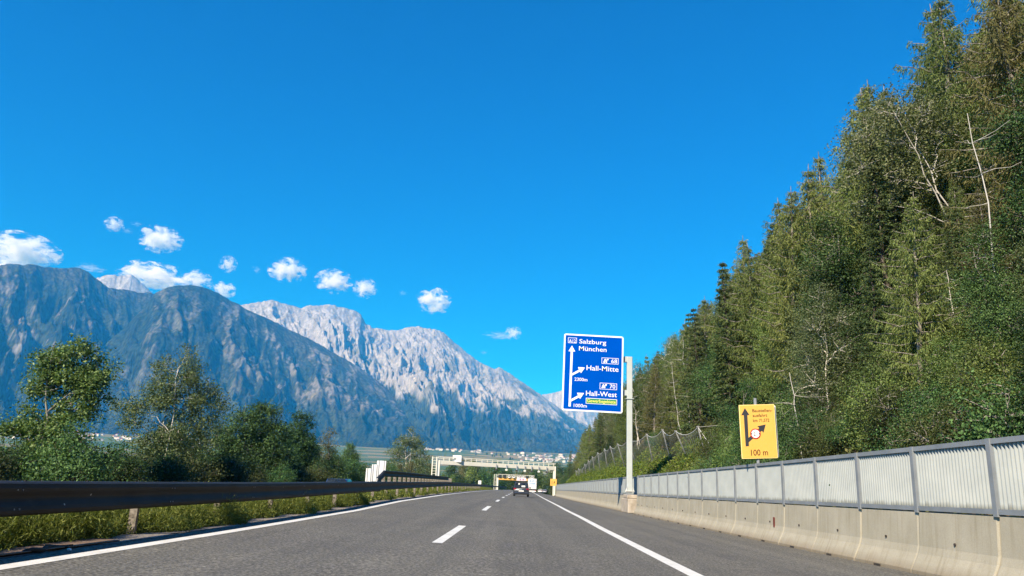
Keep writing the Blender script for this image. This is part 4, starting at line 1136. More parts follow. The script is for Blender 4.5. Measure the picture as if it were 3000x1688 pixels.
mpv = car('people_carrier', (0.72, 98.0, sz(0.72, 98)), R(-0.6), M['car_grey'], 4.8, 1.93, 1.74, 0.95, 'dark grey people carrier with a pinkish roof box driving ahead in the lane')
MB().prism([(-0.72, -1.95, 0.34), (0.72, -1.95, 0.34), (0.66, -2.05, 0.54), (-0.66, -2.05, 0.54)], (0, 0.01, 0))
for s, zz in ((-0.62, 1.74), (0.62, 1.74)):
    MB().bar((s, -1.7, zz - 0.03), (s, 0.5, zz - 0.03), 0.05, 0.06).build('roof_bar', mpv, M['dark'])
for yy in (-1.3, 0.1):
    MB().bar((-0.7, yy, 1.79), (0.7, yy, 1.79), 0.06).build('cross_bar', mpv, M['dark'])
tk = MB().box((0.25, -2.29, 1.2), (0.45, 0.03, 0.2)); tk.build('luggage', mpv, M['glove'], bevel=0.01)
MB().tube([(-0.28, -2.21, 1.47), (-0.28, -2.19, 1.47)], 0.1, 12).build('sticker', mpv, M['white'])
rbx = empty('roof_box', (0.72, 98.0, sz(0.72, 98) + 1.82), R(-0.6))
tag(rbx, 'pinkish white roof box strapped on top of the grey people carrier', 'roof box')
MB().prism([(-0.62, -1.75, 0.0), (0.62, -1.75, 0.0), (0.56, -1.72, 0.36), (0.48, -1.68, 0.4), (-0.48, -1.68, 0.4), (-0.56, -1.72, 0.36)], (0, 2.1, 0)).build('shell', rbx, M['roofbox'], bevel=0.04)
MB().prism([(-0.64, -1.78, -0.05), (0.64, -1.78, -0.05), (0.64, -1.78, 0.03), (-0.64, -1.78, 0.03)], (0, 2.16, 0)).build('base', rbx, M['dark'], bevel=0.01)
for xx in (-0.16, 0.18):
    MB().prism([(xx - 0.12, -1.74, 0.28), (xx + 0.12, -1.74, 0.28), (xx + 0.03, -1.755, 0.12), (xx - 0.03, -1.755, 0.12)], (0, -0.025, 0)).build('sticker', rbx, M['pink'])

wc = car('white_car', (10.7, 345, 0.12), R(-4), M['car_white'], 4.2, 1.8, 1.5, 0.9, 'small white car far ahead to the right of the lorry')
wc2 = car('silver_car', (11.6, 318, 0.16), R(-4), M['car_silver'], 4.5, 1.85, 1.45, 1.0, 'silver car with dark windows near the end of the fence', estate=False)
bc = car('blue_car', (-13.6, 61, -0.02), R(180), M['car_blue'], 4.5, 1.85, 1.43, 1.0, 'blue car whose roof shows above the guardrail', estate=False)
lw = car('white_van', (-30.2, 46.0, -0.25), R(160), M['car_white'], 4.4, 1.8, 1.5, 0.9, 'white car parked under the bushes at the far end of the rail')

tr = empty('lorry', (4.85, 232, sz(4.85, 232)), R(-2)); tag(tr, 'white box lorry with blue lettering on its rear doors', 'lorry')
MB().box((0, 5.5, 2.55), (2.5, 11, 2.95)).build('box_body', tr, M['truck_white'], bevel=0.05)
for s in (-1, 1):
    MB().box((s * 0.61, -0.02, 2.55), (1.18, 0.05, 2.75)).build('rear_door', tr, M['truck_white'], bevel=0.02)
    MB().box((s * 0.95, -0.03, 0.72), (0.4, 0.08, 0.16)).build('tail_lamp', tr, M['tail_red'])
    for yy in (1.6, 2.9, 9.0):
        wheel(tr, s * 1.02, yy, 0.5, 0.4)
    MB().box((s * 1.0, 0.95, 0.45), (0.45, 0.03, 0.6)).build('mudflap', tr, M['dark'])
MB().box((0, 0.0, 0.5), (2.3, 0.1, 0.32)).build('bumper_bar', tr, M['white'], bevel=0.02)
MB().box((0, 5.0, 0.92), (0.9, 9.5, 0.3)).build('chassis', tr, M['dark'])
for s_, z_, w_ in (('BLUE', 3.1, 1.3), ('POWER', 2.3, 1.75)):
    me = text_mesh(s_, 0.6, w_, 0.02); me.materials.append(M['truck_blue'])
    obj('lettering', me, tr, (-0.85, -0.06, z_), (R(90), 0, 0))
MB().box((0.9, -0.06, 3.35), (0.35, 0.02, 0.1)).build('lettering', tr, M['dark'])
cab = MB().prism([(-1.2, 11.3, 0.6), (1.2, 11.3, 0.6), (1.2, 11.3, 3.5), (-1.2, 11.3, 3.5)], (0, 2.0, 0)).build('cab', tr, M['truck_white'], bevel=0.15)

# ------------------------------------------------------------------ rockfall fence on the bank
NP = [(53.93, 13.0, 3.52, 12.42, 5.73), (59.69, 13.0, 3.73, 12.05, 5.84), (66.5, 13.0, 4.2, 12.3, 6.45), (74.58, 13.0, 4.6, 12.3, 6.6), (85.62, 13.0, 4.55, 12.11, 6.85), (94.0, 13.0, 4.7, 12.0, 6.8), (103, 13.0, 5.1, 12.2, 7.0),
      (112.04, 13.0, 5.5, 12.46, 7.13), (122.01, 13.0, 5.6, 12.51, 7.06), (131, 13.0, 5.5, 12.55, 6.8), (139, 13.0, 5.3, 12.63, 6.45), (147, 13.0, 5.0, 12.7, 6.1), (154.11, 13.0, 4.75, 12.72, 5.84), (162, 13.0, 4.4, 12.74, 5.7), (169.46, 13.0, 4.14, 12.76, 5.5)]
def hz_at(x, y): return float(hill_z(x, y))
rf = empty('rockfall_fence', (13.0, 54, 3.5)); tag(rf, 'rockfall fence of leaning grey posts and wire net on the grassy bank', 'rockfall fence')
mbw = MB(); tops = []; bots = []
for (y_, xb, zb_, xt, zt_) in NP:
    bz = min(zb_, hz_at(xb, y_)) - 0.1
    under(MB().tube([(xb, y_, bz), (xt, y_, zt_)], 0.05, 8).build('post', rf, M['net_steel'], smooth=True), rf)
    under(MB().box((xt, y_, zt_ + 0.02), (0.2, 0.16, 0.12)).build('post_cap', rf, M['net_steel'], bevel=0.02), rf)
    tops.append(Vector((xt, y_, zt_))); bots.append(Vector((xb - 0.2, y_, bz + 0.1)))
def ribbon(mb, a, b, w_):
    a = Vector(a); b = Vector(b); d_ = (b - a).normalized(); s_ = d_.cross(Vector((0.2, 1, 0.1))).normalized() if abs(d_.y) < 0.9 else Vector((0, 0, 1))
    mb.add([a - s_ * w_ / 2, a + s_ * w_ / 2, b + s_ * w_ / 2, b - s_ * w_ / 2], [(0, 1, 2, 3)])
net = MB()
for i in range(len(tops) - 1):
    L_ = (tops[i + 1] - tops[i]).length; n_ = max(8, int(L_ / 0.2)); rows = 11
    def pt(u_, v_):
        sag = 4 * u_ * (1 - u_) * 0.38 * v_
        tp = tops[i].lerp(tops[i + 1], u_); bt = bots[i].lerp(bots[i + 1], u_)
        q_ = bt.lerp(tp, v_); q_.z -= sag; q_.x -= 0.25 * math.sin(v_ * math.pi) * math.sin(u_ * math.pi); return q_
    for k in range(n_):
        for r_ in range(rows):
            v0, v1 = r_ / rows, (r_ + 1) / rows
            u0, u1 = k / n_, (k + 1) / n_
            a, b = (u0, u1) if (k + r_) % 2 == 0 else (u1, u0)
            q0, q1 = pt(a, v0), pt(b, v1); dd = (q1 - q0).normalized(); sd = dd.cross(Vector((1, 0, 0.3))).normalized() * 0.014
            net.add([q0 - sd, q0 + sd, q1 + sd, q1 - sd], [(0, 1, 2, 3)])
    cab_ = MB().tube([pt(u_, 1.0) for u_ in np.linspace(0, 1, 7)], 0.025, 5, cap=False)
    under(cab_.build('cable', rf, M['galv']), rf)
o = net.build('net', rf, M['net_steel'], recalc=False); under(o, rf)
under(MB().tube([tops[0], (16.5, 55.5, 6.35)], 0.02, 5).build('stay_cable', rf, M['galv']), rf)
under(MB().tube([tops[0], (12.9, 48.5, 2.7)], 0.025, 5).build('stay_cable', rf, M['galv']), rf)

# ------------------------------------------------------------------ foliage builders
def leaf_cards(pos, dirn, nrm, L_, W_):
    """one bent rhombus (2 triangles' worth of quad) per leaf"""
    pos = np.asarray(pos); n = len(pos)
    dirn = dirn / np.maximum(np.linalg.norm(dirn, axis=1, keepdims=True), 1e-6)
    side = np.cross(dirn, nrm); side /= np.maximum(np.linalg.norm(side, axis=1, keepdims=True), 1e-6)
    L_ = np.broadcast_to(L_, n)[:, None]; W_ = np.broadcast_to(W_, n)[:, None]
    a = pos; mid = pos + dirn * L_ * 0.45
    V = np.stack([a, mid + side * W_ / 2, pos + dirn * L_, mid - side * W_ / 2], 1).reshape(-1, 3)
    return V, np.arange(4 * n).reshape(-1, 4)

def unit(v): return v / np.maximum(np.linalg.norm(v, axis=-1, keepdims=True), 1e-9)

def tubes_mesh(name, paths, m, n=5):
    Vs, Fs = [], []; base = 0
    ang = np.arange(n) * 2 * np.pi / n
    for pts, rad in paths:
        pts = np.asarray(pts, float); k = len(pts)
        d = np.gradient(pts, axis=0); d = unit(d)
        up = np.where(np.abs(d[:, 2:3]) < 0.9, np.array([[0, 0, 1.0]]), np.array([[0, 1.0, 0]]))
        x = unit(np.cross(d, up)); y = np.cross(d, x)
        ring = pts[:, None] + (x[:, None] * np.cos(ang)[None, :, None] + y[:, None] * np.sin(ang)[None, :, None]) * np.asarray(rad)[:, None, None]
        Vs.append(ring.reshape(-1, 3))
        i = np.arange(k - 1)[:, None] * n; j = np.arange(n)[None]; j2 = (j + 1) % n
        Fs.append(np.stack([i + j, i + j2, i + n + j2, i + n + j], -1).reshape(-1, 4) + base); base += k * n
    return np_mesh(name, np.concatenate(Vs), np.concatenate(Fs), [m], True)

def curve(a, b, sag, r, k=5, wob=0.05):
    s = np.linspace(0, 1, k)[:, None]
    p_ = a * (1 - s) + b * s
    L_ = np.linalg.norm(b - a)
    p_[:, 2] += sag * L_ * 4 * s[:, 0] * (1 - s[:, 0])
    p_[1:-1] += r.normal(0, wob * L_, (k - 2, 3)) 
    return p_

def broadleaf(seed, H, lobes, n_cl, n_leaf, leaf, leafw, m_leaf, m_bark, trunk_r=0.16, spread=0.42, droop=0.0, lean=(0, 0), base_bare=0.2, stems=1, wide_limbs=1.0):
    """lobes: (x, y, z, rx, ry, rz) ellipsoids making up the crown, z from the ground"""
    r = np.random.default_rng(seed)
    lobes = np.array(lobes, float)
    vol = lobes[:, 3] * lobes[:, 4] * lobes[:, 5]; pk = vol ** 0.8; pk = pk / pk.sum()
    paths = []
    trunks = []
    for s_ in range(stems):
        a = 2 * np.pi * s_ / max(stems, 1) + r.uniform(0, 1)
        b0 = np.array([0.25 * np.cos(a), 0.25 * np.sin(a), 0]) * (stems > 1)
        top = np.array([lean[0] + (stems > 1) * 0.9 * np.cos(a), lean[1] + (stems > 1) * 0.9 * np.sin(a), H * r.uniform(0.82, 0.93)])
        tp = curve(b0, top, 0.0, r, 9, 0.012); tp[:, :2] += (np.linspace(0, 1, 9)[:, None] ** 2) * 0
        trunks.append(tp); paths.append((tp, np.linspace(1, 0.16, 9) * trunk_r / (stems ** 0.5)))
    # cluster centres, mostly near the surface of the lobes
    li = r.choice(len(lobes), n_cl, p=pk)
    dv = unit(r.normal(size=(n_cl, 3))); rad = r.uniform(0.15, 1.0, n_cl) ** 0.45
    cen = lobes[li, :3] + dv * lobes[li, 3:] * rad[:, None]
    cen[:, 2] = np.maximum(cen[:, 2], H * 0.03 + 0.25)
    # limbs to lobes then twigs to clusters
    nodes = []
    for Lb in lobes:
        tp = trunks[r.integers(len(trunks))]
        tgt = Lb[:3] + np.array([0, 0, -0.1 * Lb[5]])
        hz_ = np.clip((tgt[2] - 0.75 * np.hypot(*(tgt[:2] - tp[4, :2]))) / H, base_bare * 0.7, 0.8)
        k = np.clip(hz_ * 8 / 0.88, 0, 7.9); i0 = int(k); st = tp[i0] * (1 - (k - i0)) + tp[i0 + 1] * (k - i0)
        pth = curve(st, tgt, 0.06, r, 7, 0.03)
        rr_ = trunk_r * 0.5 * wide_limbs * (1 - hz_ * 0.5)
        paths.append((pth, np.linspace(rr_, rr_ * 0.3, 7))); nodes.append(pth)
    allp = np.concatenate([np.concatenate(nodes)] + [tp[int(9 * base_bare) + 1:] for tp in trunks])
    for c_ in cen:
        dd = np.linalg.norm(allp - c_, axis=1) + 0.8 * np.maximum(allp[:, 2] - c_[2], 0)
        st = allp[np.argmin(dd)]
        L_ = np.linalg.norm(c_ - st)
        if L_ < 0.15: continue
        paths.append((curve(st, c_, 0.05 - droop * 0.3, r, 4, 0.05), np.linspace(min(0.045, 0.012 + 0.012 * L_) * wide_limbs, 0.006, 4)))
    tm = tubes_mesh('trunk', paths, m_bark)
    # leaves
    per = r.poisson(n_leaf / n_cl, n_cl) + 3
    ci = np.repeat(np.arange(n_cl), per); n = len(ci)
    size = spread * r.uniform(0.7, 1.25, n_cl)
    off = r.normal(size=(n, 3)) * size[ci][:, None] * np.array([1, 1, 0.72])
    pos = cen[ci] + off
    if droop: pos[:, 2] -= droop * np.abs(r.normal(size=n)) * 1.2
    pos[:, 2] = np.maximum(pos[:, 2], 0.06)
    out = unit(off + (cen - np.array([lean[0] * .5, lean[1] * .5, H * 0.5]))[ci] * 0.25)
    nrm = unit(r.normal(size=(n, 3)) * 0.75 + out * 0.6 + np.array([0, 0, 0.55]))
    dirn = unit(np.cross(nrm, r.normal(size=(n, 3)))); dirn[:, 2] -= 0.25 + droop
    sc = r.uniform(0.65, 1.35, n)
    V, F = leaf_cards(pos, dirn, nrm, leaf * sc, leafw * sc)
    cm = np_mesh('crown', V, F, [m_leaf])
    return tm, cm

def rand_lobes(r, H, Rw, nb=7, z0=0.3, top=0.9):
    L_ = []
    for i in range(nb):
        f = (i + 0.5) / nb; z = H * (z0 + (top - z0) * f)
        w_ = Rw * (np.sin(np.pi * (0.18 + 0.72 * f)) ** 0.8)
        a = i * 2.4 + r.uniform(-.6, .6); q_ = w_ * r.uniform(0.25, 0.62)
        s = Rw * r.uniform(0.42, 0.62) * (1.05 - 0.35 * f)
        L_.append((q_ * np.cos(a), q_ * np.sin(a), z, s, s, s * r.uniform(0.8, 1.15)))
    L_.append((0, 0, H * (top + 0.02), Rw * 0.3, Rw * 0.3, H * 0.07)); L_.append((0, 0, H * (z0 + top) / 2, Rw * 0.6, Rw * 0.6, H * 0.22))
    return L_

def conifer(seed, H, Rw, kind, m_leaf, m_bark, bare=0.08, density=1.0):
    r = np.random.default_rng(seed)
    tp = curve(np.zeros(3), np.array([r.normal(0, .15), r.normal(0, .15), H]), 0, r, 8, 0.004)
    paths = [(tp, np.linspace(1, 0.08, 8) * (0.016 * H + 0.03))]
    P, D, Nn, LL, WW = [], [], [], [], []
    z = H * bare
    while z < H * 0.985:
        f = (z - H * bare) / (H * (1 - bare))
        if kind == 'spruce': rad = Rw * (1 - f) ** 0.85 + 0.12
        elif kind == 'larch': rad = Rw * (0.25 + 0.75 * np.sin(np.pi * np.clip(0.15 + 0.55 * (1 - f), 0, 1)) ** 1.2) * (1 - f ** 3) + 0.1
        else: rad = Rw * (np.sin(np.pi * np.clip(0.2 + 0.75 * (1 - f), 0, 1)) ** 0.7) * (1 - f ** 4) + 0.15
        nb = int(r.integers(4, 7) if kind != 'pine' else r.integers(3, 6))
        a0 = r.uniform(0, 6.28)
        k = z / H * 7; i0 = min(int(k), 6); st0 = tp[i0] * (1 - (k - i0)) + tp[i0 + 1] * (k - i0)
        for b in range(nb):
            a = a0 + b * 2 * np.pi / nb + r.uniform(-.35, .35); L_ = rad * r.uniform(0.6, 1.12)
            o_ = np.array([np.cos(a), np.sin(a), 0.0])
            s = np.linspace(0, 1, 6)
            if kind == 'spruce': dz = L_ * (0.12 * s - 0.62 * s ** 1.4 * (1 - f * 0.9) + 0.22 * s ** 3)
            elif kind == 'larch': dz = L_ * (0.05 * s - 0.35 * s ** 1.5 * (1 - f) + 0.28 * s ** 3)
            else: dz = L_ * (0.25 * s + 0.2 * s ** 2)
            pth = st0 + o_[None] * (L_ * s)[:, None]; pth[:, 2] += dz
            pth[1:] += r.normal(0, 0.03 * L_, (5, 3))
            paths.append((pth, np.linspace(0.03 + 0.008 * L_, 0.008, 6)))
            side = np.array([-o_[1], o_[0], 0])
            if kind == 'pine':
                m_ = int(9 * L_ * density) + 5
                q_ = r.uniform(0.35, 1.0, m_) ** 0.8
                base = np.stack([np.interp(q_, s, pth[:, j]) for j in range(3)], 1) + r.normal(0, 0.2, (m_, 3))
                t_ = 14
                ps = np.repeat(base, t_, 0); dr = unit(r.normal(size=(m_ * t_, 3)) + np.array([0, 0, 0.5]) + o_ * 0.5)
                P.append(ps); D.append(dr); Nn.append(unit(r.normal(size=(m_ * t_, 3)))); LL.append(r.uniform(0.16, 0.3, m_ * t_)); WW.append(np.full(m_ * t_, 0.035))
                continue
            m_ = int((15 if kind == 'spruce' else 13) * L_ * density) + 4
            q_ = r.uniform(0.10, 1.0, m_)
            base = np.stack([np.interp(q_, s, pth[:, j]) for j in range(3)], 1)
            sg = r.choice([-1, 1], m_)
            ll = (0.55 * (1 - q_) + 0.22) * min(1.0, 0.35 + 0.5 * L_) * r.uniform(0.7, 1.2, m_)
            if kind == 'spruce':
                dr = unit(side[None] * sg[:, None] * 0.8 + o_[None] * 0.75 + np.array([0, 0, -0.45]) + r.normal(0, 0.18, (m_, 3)))
            else:
                ll = ll * r.uniform(0.8, 1.7, m_)
                dr = unit(side[None] * sg[:, None] * 0.42 + o_[None] * 0.35 + np.array([0, 0, -0.8]) + r.normal(0, 0.22, (m_, 3)))
            # every branchlet carries a few needle sprays
            t_ = 4
            fr = (np.arange(t_) / t_)[None]
            ps = base[:, None] + dr[:, None] * (ll[:, None] * fr)[..., None]
            ps = ps.reshape(-1, 3) + r.normal(0, 0.035, (m_ * t_, 3))
            dd = np.repeat(dr, t_, 0) + r.normal(0, 0.38, (m_ * t_, 3)); dd[:, 2] -= 0.15
            P.append(ps); D.append(unit(dd)); Nn.append(unit(r.normal(size=(m_ * t_, 3)) * 0.7 + np.array([0, 0, 0.6])))
            LL.append(np.repeat(ll, t_) * 0.42 * r.uniform(0.7, 1.3, m_ * t_) + 0.05)
            WW.append(np.full(m_ * t_, 0.062 if kind == 'spruce' else 0.048) * r.uniform(0.7, 1.3, m_ * t_))
        z += H * (0.034 if kind == 'spruce' else 0.037) * r.uniform(0.75, 1.25) + 0.06
    V, F = leaf_cards(np.concatenate(P), np.concatenate(D), np.concatenate(Nn), np.concatenate(LL), np.concatenate(WW))
    return tubes_mesh('trunk', paths, m_bark, 5), np_mesh('crown', V, F, [m_leaf])

def plant(name, meshes, loc, rz=0.0, sc=1.0, label=None, cat='tree', group=None, tilt=(0, 0), scz=None):
    o = empty(name, loc, 0); o.rotation_euler = (tilt[0], tilt[1], rz); o.scale = (sc, sc, scz or sc)
    tag(o, label, cat, group)
    obj('trunk', meshes[0], o); obj('crown', meshes[1], o)
    return o

rr = np.random.default_rng(77)
# ------------------------------------------------------------------ the row of trees left of the motorway
def gzl(x, y): return float(gz(x, y)) - 0.05
ash = broadleaf(1, 9.2, [(0.6, 0, 8.0, 1.0, 1.0, 0.95), (-0.7, 0, 7.6, 0.95, 1.0, 0.9), (1.7, 0.2, 7.1, 0.95, 1.0, 1.0), (0.3, 0, 6.3, 1.5, 1.3, 0.9), (1.9, 0, 5.6, 0.9, 1.0, 0.8), (-1.2, 0, 6.3, 0.7, 0.9, 0.7), (2.2, -.2, 6.3, 0.7, .8, .5),
                     (0.9, 0, 4.9, 1.2, 1.2, 0.7), (-0.7, 0.2, 4.6, 1.1, 1.1, 0.6), (-1.9, 0, 4.9, 0.45, 0.5, 0.3), (-2.3, 0, 3.7, 0.8, 0.8, 0.55), (-1.2, 0, 3.5, 1.2, 1.0, 0.6), (0.3, 0, 3.3, 1.4, 1.2, 0.7), (-0.5, 0, 2.2, 1.6, 1.4, 0.9), (0.2, 0, 1.2, 1.5, 1.5, 0.8)],
                230, 26000, 0.185, 0.09, M['leaf_ash'], M['bark_grey'], 0.16, 0.30, 0.0, base_bare=0.15, stems=2)
plant('ash_tree', ash, (-26.2, 44.2, gzl(-26.2, 44)), 0.0, 1.0, 'tall loose ash tree with big glossy leaves, leftmost of the row beyond the guardrail')
birch = broadleaf(2, 10.6, [(0.2, 0, 9.7, 0.7, 0.8, 0.9), (-0.9, 0, 9.0, 0.8, 0.8, 0.8), (0.9, 0, 8.7, 0.9, 0.9, 0.9), (0, 0, 8.0, 1.6, 1.5, 1.0), (-1.3, 0, 7.2, 0.8, 0.9, 0.9), (1.9, 0, 7.2, 1.1, 1.1, 1.0), (0.4, 0, 6.4, 1.9, 1.7, 0.9), (2.7, 0, 6.2, 0.9, 1.0, 0.9), (-2.0, 0, 6.0, 0.8, .9, .6),
                       (-3.0, 0, 6.2, 0.9, .8, 0.6), (-2.3, 0, 4.9, 1.0, 1.0, 0.7), (2.4, 0, 5.0, 1.2, 1.2, 0.8), (0.3, 0, 4.6, 1.6, 1.6, 0.9), (-1.2, 0, 3.5, 1.6, 1.4, 0.9), (1.8, 0, 3.6, 1.6, 1.4, 0.9), (3.1, 0, 4.3, .7, .7, .5), (0.2, 0, 2.2, 2.4, 1.8, 1.0)],
                  330, 30000, 0.15, 0.075, M['leaf_birch'], M['bark_birch'], 0.13, 0.33, 0.2, base_bare=0.18, stems=3, wide_limbs=0.55)
plant('birch_tree', birch, (-26.1, 58.8, gzl(-26, 58.8)), 0.4, 1.07, 'birch tree with white stems rising from the bushes beyond the guardrail')
wl = broadleaf(3, 8.8, [(0.3, 0, 7.9, 0.9, 1, 0.8), (-1.1, 0, 7.0, 1.2, 1.2, 0.9), (1.2, 0, 7.1, 1.3, 1.2, 0.9), (0, 0, 6.0, 2.1, 1.8, 1.1), (-2.4, 0, 5.6, 1.1, 1.1, 0.8), (2.4, 0, 5.7, 1.2, 1.2, 0.9), (-3.0, 0, 4.2, 1.2, 1.2, 0.9), (-1.0, 0, 4.4, 1.8, 1.6, 1.0), (1.6, 0, 4.3, 1.8, 1.6, 1.0), (3.0, 0, 3.7, 1.2, 1.2, 0.9), (-2.0, 0, 2.6, 1.9, 1.6, 1.0), (1.0, 0, 2.6, 2.2, 1.8, 1.1)],
                300, 27000, 0.19, 0.095, M['leaf_dark'], M['bark_grey'], 0.16, 0.36, 0.05, base_bare=0.12, stems=2)
plant('willow_tree', wl, (-27.0, 79.7, gzl(-27, 79)), 0.2, 1.1, 'wide dark green tree with a grey bare limb right of the birch')
al1 = broadleaf(4, 9.4, rand_lobes(np.random.default_rng(41), 9.4, 2.6, 9, 0.18, 0.9), 210, 17000, 0.2, 0.1, M['leaf_dark'], M['bark'], 0.15, 0.36, 0, base_bare=0.12)
plant('alder_tree', al1, (-27.6, 99.5, gzl(-28, 101)), 0.0, 1.1, 'dark round-crowned tree between the wide tree and the sparse one')
al2 = broadleaf(5, 9.6, rand_lobes(np.random.default_rng(42), 9.6, 2.2, 9, 0.2, 0.93), 95, 4200, 0.20, 0.10, M['leaf_rust'], M['bark_grey'], 0.14, 0.36, 0, base_bare=0.15)
plant('sparse_tree', al2, (-28.4, 118.6, gzl(-28, 118)), 1.0, 1.0, 'sparse brownish tree with bare twigs at the end of the dark row')
plant('alder_tree', al1, (-29.5, 112, gzl(-29.5, 112)), 2.2, 0.86, 'low dark tree in front of the sparse brownish tree')
plant('alder_tree', al1, (-27.0, 127, gzl(-27, 127)), 4.1, 0.85, 'dark tree just left of the stepped white sign backs')
plant('willow_tree', wl, (-28.5, 90.5, gzl(-28.5, 90)), 3.4, 0.85, 'dark bushy tree behind the wide tree right of the birch')
plant('alder_tree', al1, (-30.0, 70.0, gzl(-30, 70)), 1.2, 0.62, 'low dark tree filling the gap right of the birch stems')
bi2 = broadleaf(6, 14.0, [(-.6, 0, 12.6, 1.3, 1.3, 1.5), (0.6, 0, 10.6, 2.0, 2, 1.5), (-1.6, 0, 10, 1.8, 1.7, 1.4), (2.4, 0, 9.0, 1.8, 1.7, 1.6), (-2.8, 0, 7.6, 1.8, 1.8, 1.5), (0.2, 0, 8, 2.6, 2.4, 1.8), (3.2, 0, 6.4, 2.0, 2, 1.5), (-1.6, 0, 5.4, 2.4, 2.2, 1.6), (1.6, 0, 5.0, 2.6, 2.2, 1.6), (-3.4, 0, 4.0, 2.2, 2, 1.4), (0, 0, 3, 3.2, 2.6, 1.6), (3.8, 0, 3.4, 2.2, 2.0, 1.4)],
                 260, 13000, 0.3, 0.15, M['leaf_birch'], M['bark_birch'], 0.2, 0.5, 0.25, base_bare=0.2, stems=2)
plant('birch_tree', bi2, (-26.6, 194, gzl(-26.6, 194) + 0.6), 0.0, 1.16, 'lone pale green birch left of the cream toll gantry')

# bushes, each one a thing
BU = []
for i, (sd, ml, hh, rw, lf) in enumerate([(61, 'leaf_dark', 2.9, 2.0, 0.13), (62, 'leaf_dark', 2.7, 2.0, 0.12), (63, 'leaf_dark', 3.4, 1.8, 0.135), (64, 'leaf_deep', 2.5, 1.8, 0.12), (65, 'leaf_bush', 2.2, 1.9, 0.12)]):
    BU.append(broadleaf(sd, hh, rand_lobes(np.random.default_rng(sd), hh, rw, 8, 0.12, 0.88), 140, 10500, lf, lf * 0.55, M[ml], M['bark'], 0.05, 0.32, 0.0, base_bare=0.05, stems=3))
BLAB = ['dark green roadside bush beyond the guardrail', 'olive green roadside bush beyond the guardrail', 'tall dark bush beyond the guardrail', 'deep green bush among the roadside trees', 'low light green bush beyond the guardrail']
BUSH = []
for i in range(64):
    y = 33 + i * 2.1 + rr.uniform(-1, 1); x = -22.5 - rr.uniform(0, 5.5) - (i % 3) * 1.6
    if i % 3 == 0: x = -22.3 - rr.uniform(0, 1.4)
    k = int(rr.integers(0, 5)); s_ = rr.uniform(0.72, 1.05) * (1.0 + 0.0035 * y)
    o = plant('bush', BU[k], (x, y, gzl(x, y)), rr.uniform(0, 6.28), s_, BLAB[k], 'bush', BLAB[k].replace('bush', 'bushes'))
    BUSH.append((x / y, k, o))
def bush_zone(q_): return 'left of the ash tree' if q_ < -0.63 else 'under the ash tree' if q_ < -0.54 else 'between ash and birch' if q_ < -0.475 else 'under the birch' if q_ < -0.41 else 'between birch and wide dark tree' if q_ < -0.36 else 'under the wide dark tree' if q_ < -0.3 else 'under the dark row of trees' if q_ < -0.2 else 'near the white sign backs'
BUSH.sort(key=lambda e: e[0]); cnt = {}
for q_, k, o in BUSH: cnt.setdefault((k, bush_zone(q_)), []).append(o)
BSH = ['dark green bush beyond the guardrail', 'olive green bush beyond the guardrail', 'tall dark bush beyond the guardrail', 'deep green bush beyond the guardrail', 'light green bush beyond the guardrail']
NTHL = ['leftmost', 'second from left', 'third from left', 'fourth from left', 'fifth from left', 'sixth from left', 'seventh from left']
for (k, zn), lst in cnt.items():
    for i, o in enumerate(lst): o['label'] = BSH[k] + ' ' + zn + (', ' + NTHL[min(i, 6)] if len(lst) > 1 else '')
n_extra = 0
for i in range(20):
    y = 36 + i * 2.0; x = -24.5 - rr.uniform(0, 7); k = int(rr.integers(0, 4))
    plant('bush', BU[k], (x, y, gzl(x, y)), rr.uniform(0, 6.28), rr.uniform(0.75, 0.98), 'dark bush in the low hedge behind the ash and the birch', 'bush', 'dark hedge bushes behind the ash and the birch')
for i in range(9):
    y = 74 + i * 7.2; x = -30.5 - rr.uniform(0, 3)
    plant('alder_tree', al1 if i % 3 else wl, (x, y, gzl(x, y)), rr.uniform(0, 6.28), rr.uniform(0.6, 0.8), 'low dark tree in the second row behind the wide dark tree', 'tree', 'second row of dark trees beyond the opposite road')
# further belt of trees closing the view under the gantries
AL3 = broadleaf(7, 10.0, rand_lobes(np.random.default_rng(43), 10, 3.0, 9, 0.1, 0.9), 170, 6500, 0.32, 0.17, M['leaf_mid'], M['bark'], 0.16, 0.5, 0, base_bare=0.1)
AL4 = broadleaf(8, 10.0, rand_lobes(np.random.default_rng(44), 10, 2.8, 9, 0.1, 0.9), 170, 6500, 0.32, 0.17, M['leaf_dark'], M['bark'], 0.16, 0.5, 0, base_bare=0.1)
AL5 = broadleaf(9, 10.0, rand_lobes(np.random.default_rng(45), 10, 2.6, 9, 0.1, 0.92), 150, 5600, 0.32, 0.17, M['leaf_rust'], M['bark_grey'], 0.16, 0.5, 0, base_bare=0.1)
belt = []
for i in range(34):       # along the opposite carriageway, further on
    y = 150 + i * 6.4 + rr.uniform(-2, 2); x = -24.5 - rr.uniform(0, 7) + float(bend(y)); belt.append((x, y, rr.uniform(0.5, 0.85)))
for i in range(26):
    x = -28 + i * 2.2 + rr.uniform(-1, 1); y = 335 + rr.uniform(0, 75); belt.append((x, y, rr.uniform(1.25, 1.75)))
for i in range(16):
    x = 13.5 + i * 1.5 + rr.uniform(-.7, .7); y = 300 + i * 7 + rr.uniform(-12, 12); belt.append((x + float(bend(y)) , y, rr.uniform(0.7, 1.1)))
for i in range(8):
    belt.append((18.5 + i * 1.3, 225 + i * 6, rr.uniform(0.55, 0.85)))
names = [('maple_tree', AL3, 'mid green tree in the belt beyond the gantries', 'mid green trees in the belt beyond the gantries'), ('alder_tree', AL4, 'dark tree in the belt beyond the gantries', 'dark trees in the belt beyond the gantries'), ('autumn_tree', AL5, 'brownish tree in the belt beyond the gantries', 'brownish trees in the belt beyond the gantries')]
BELT = []
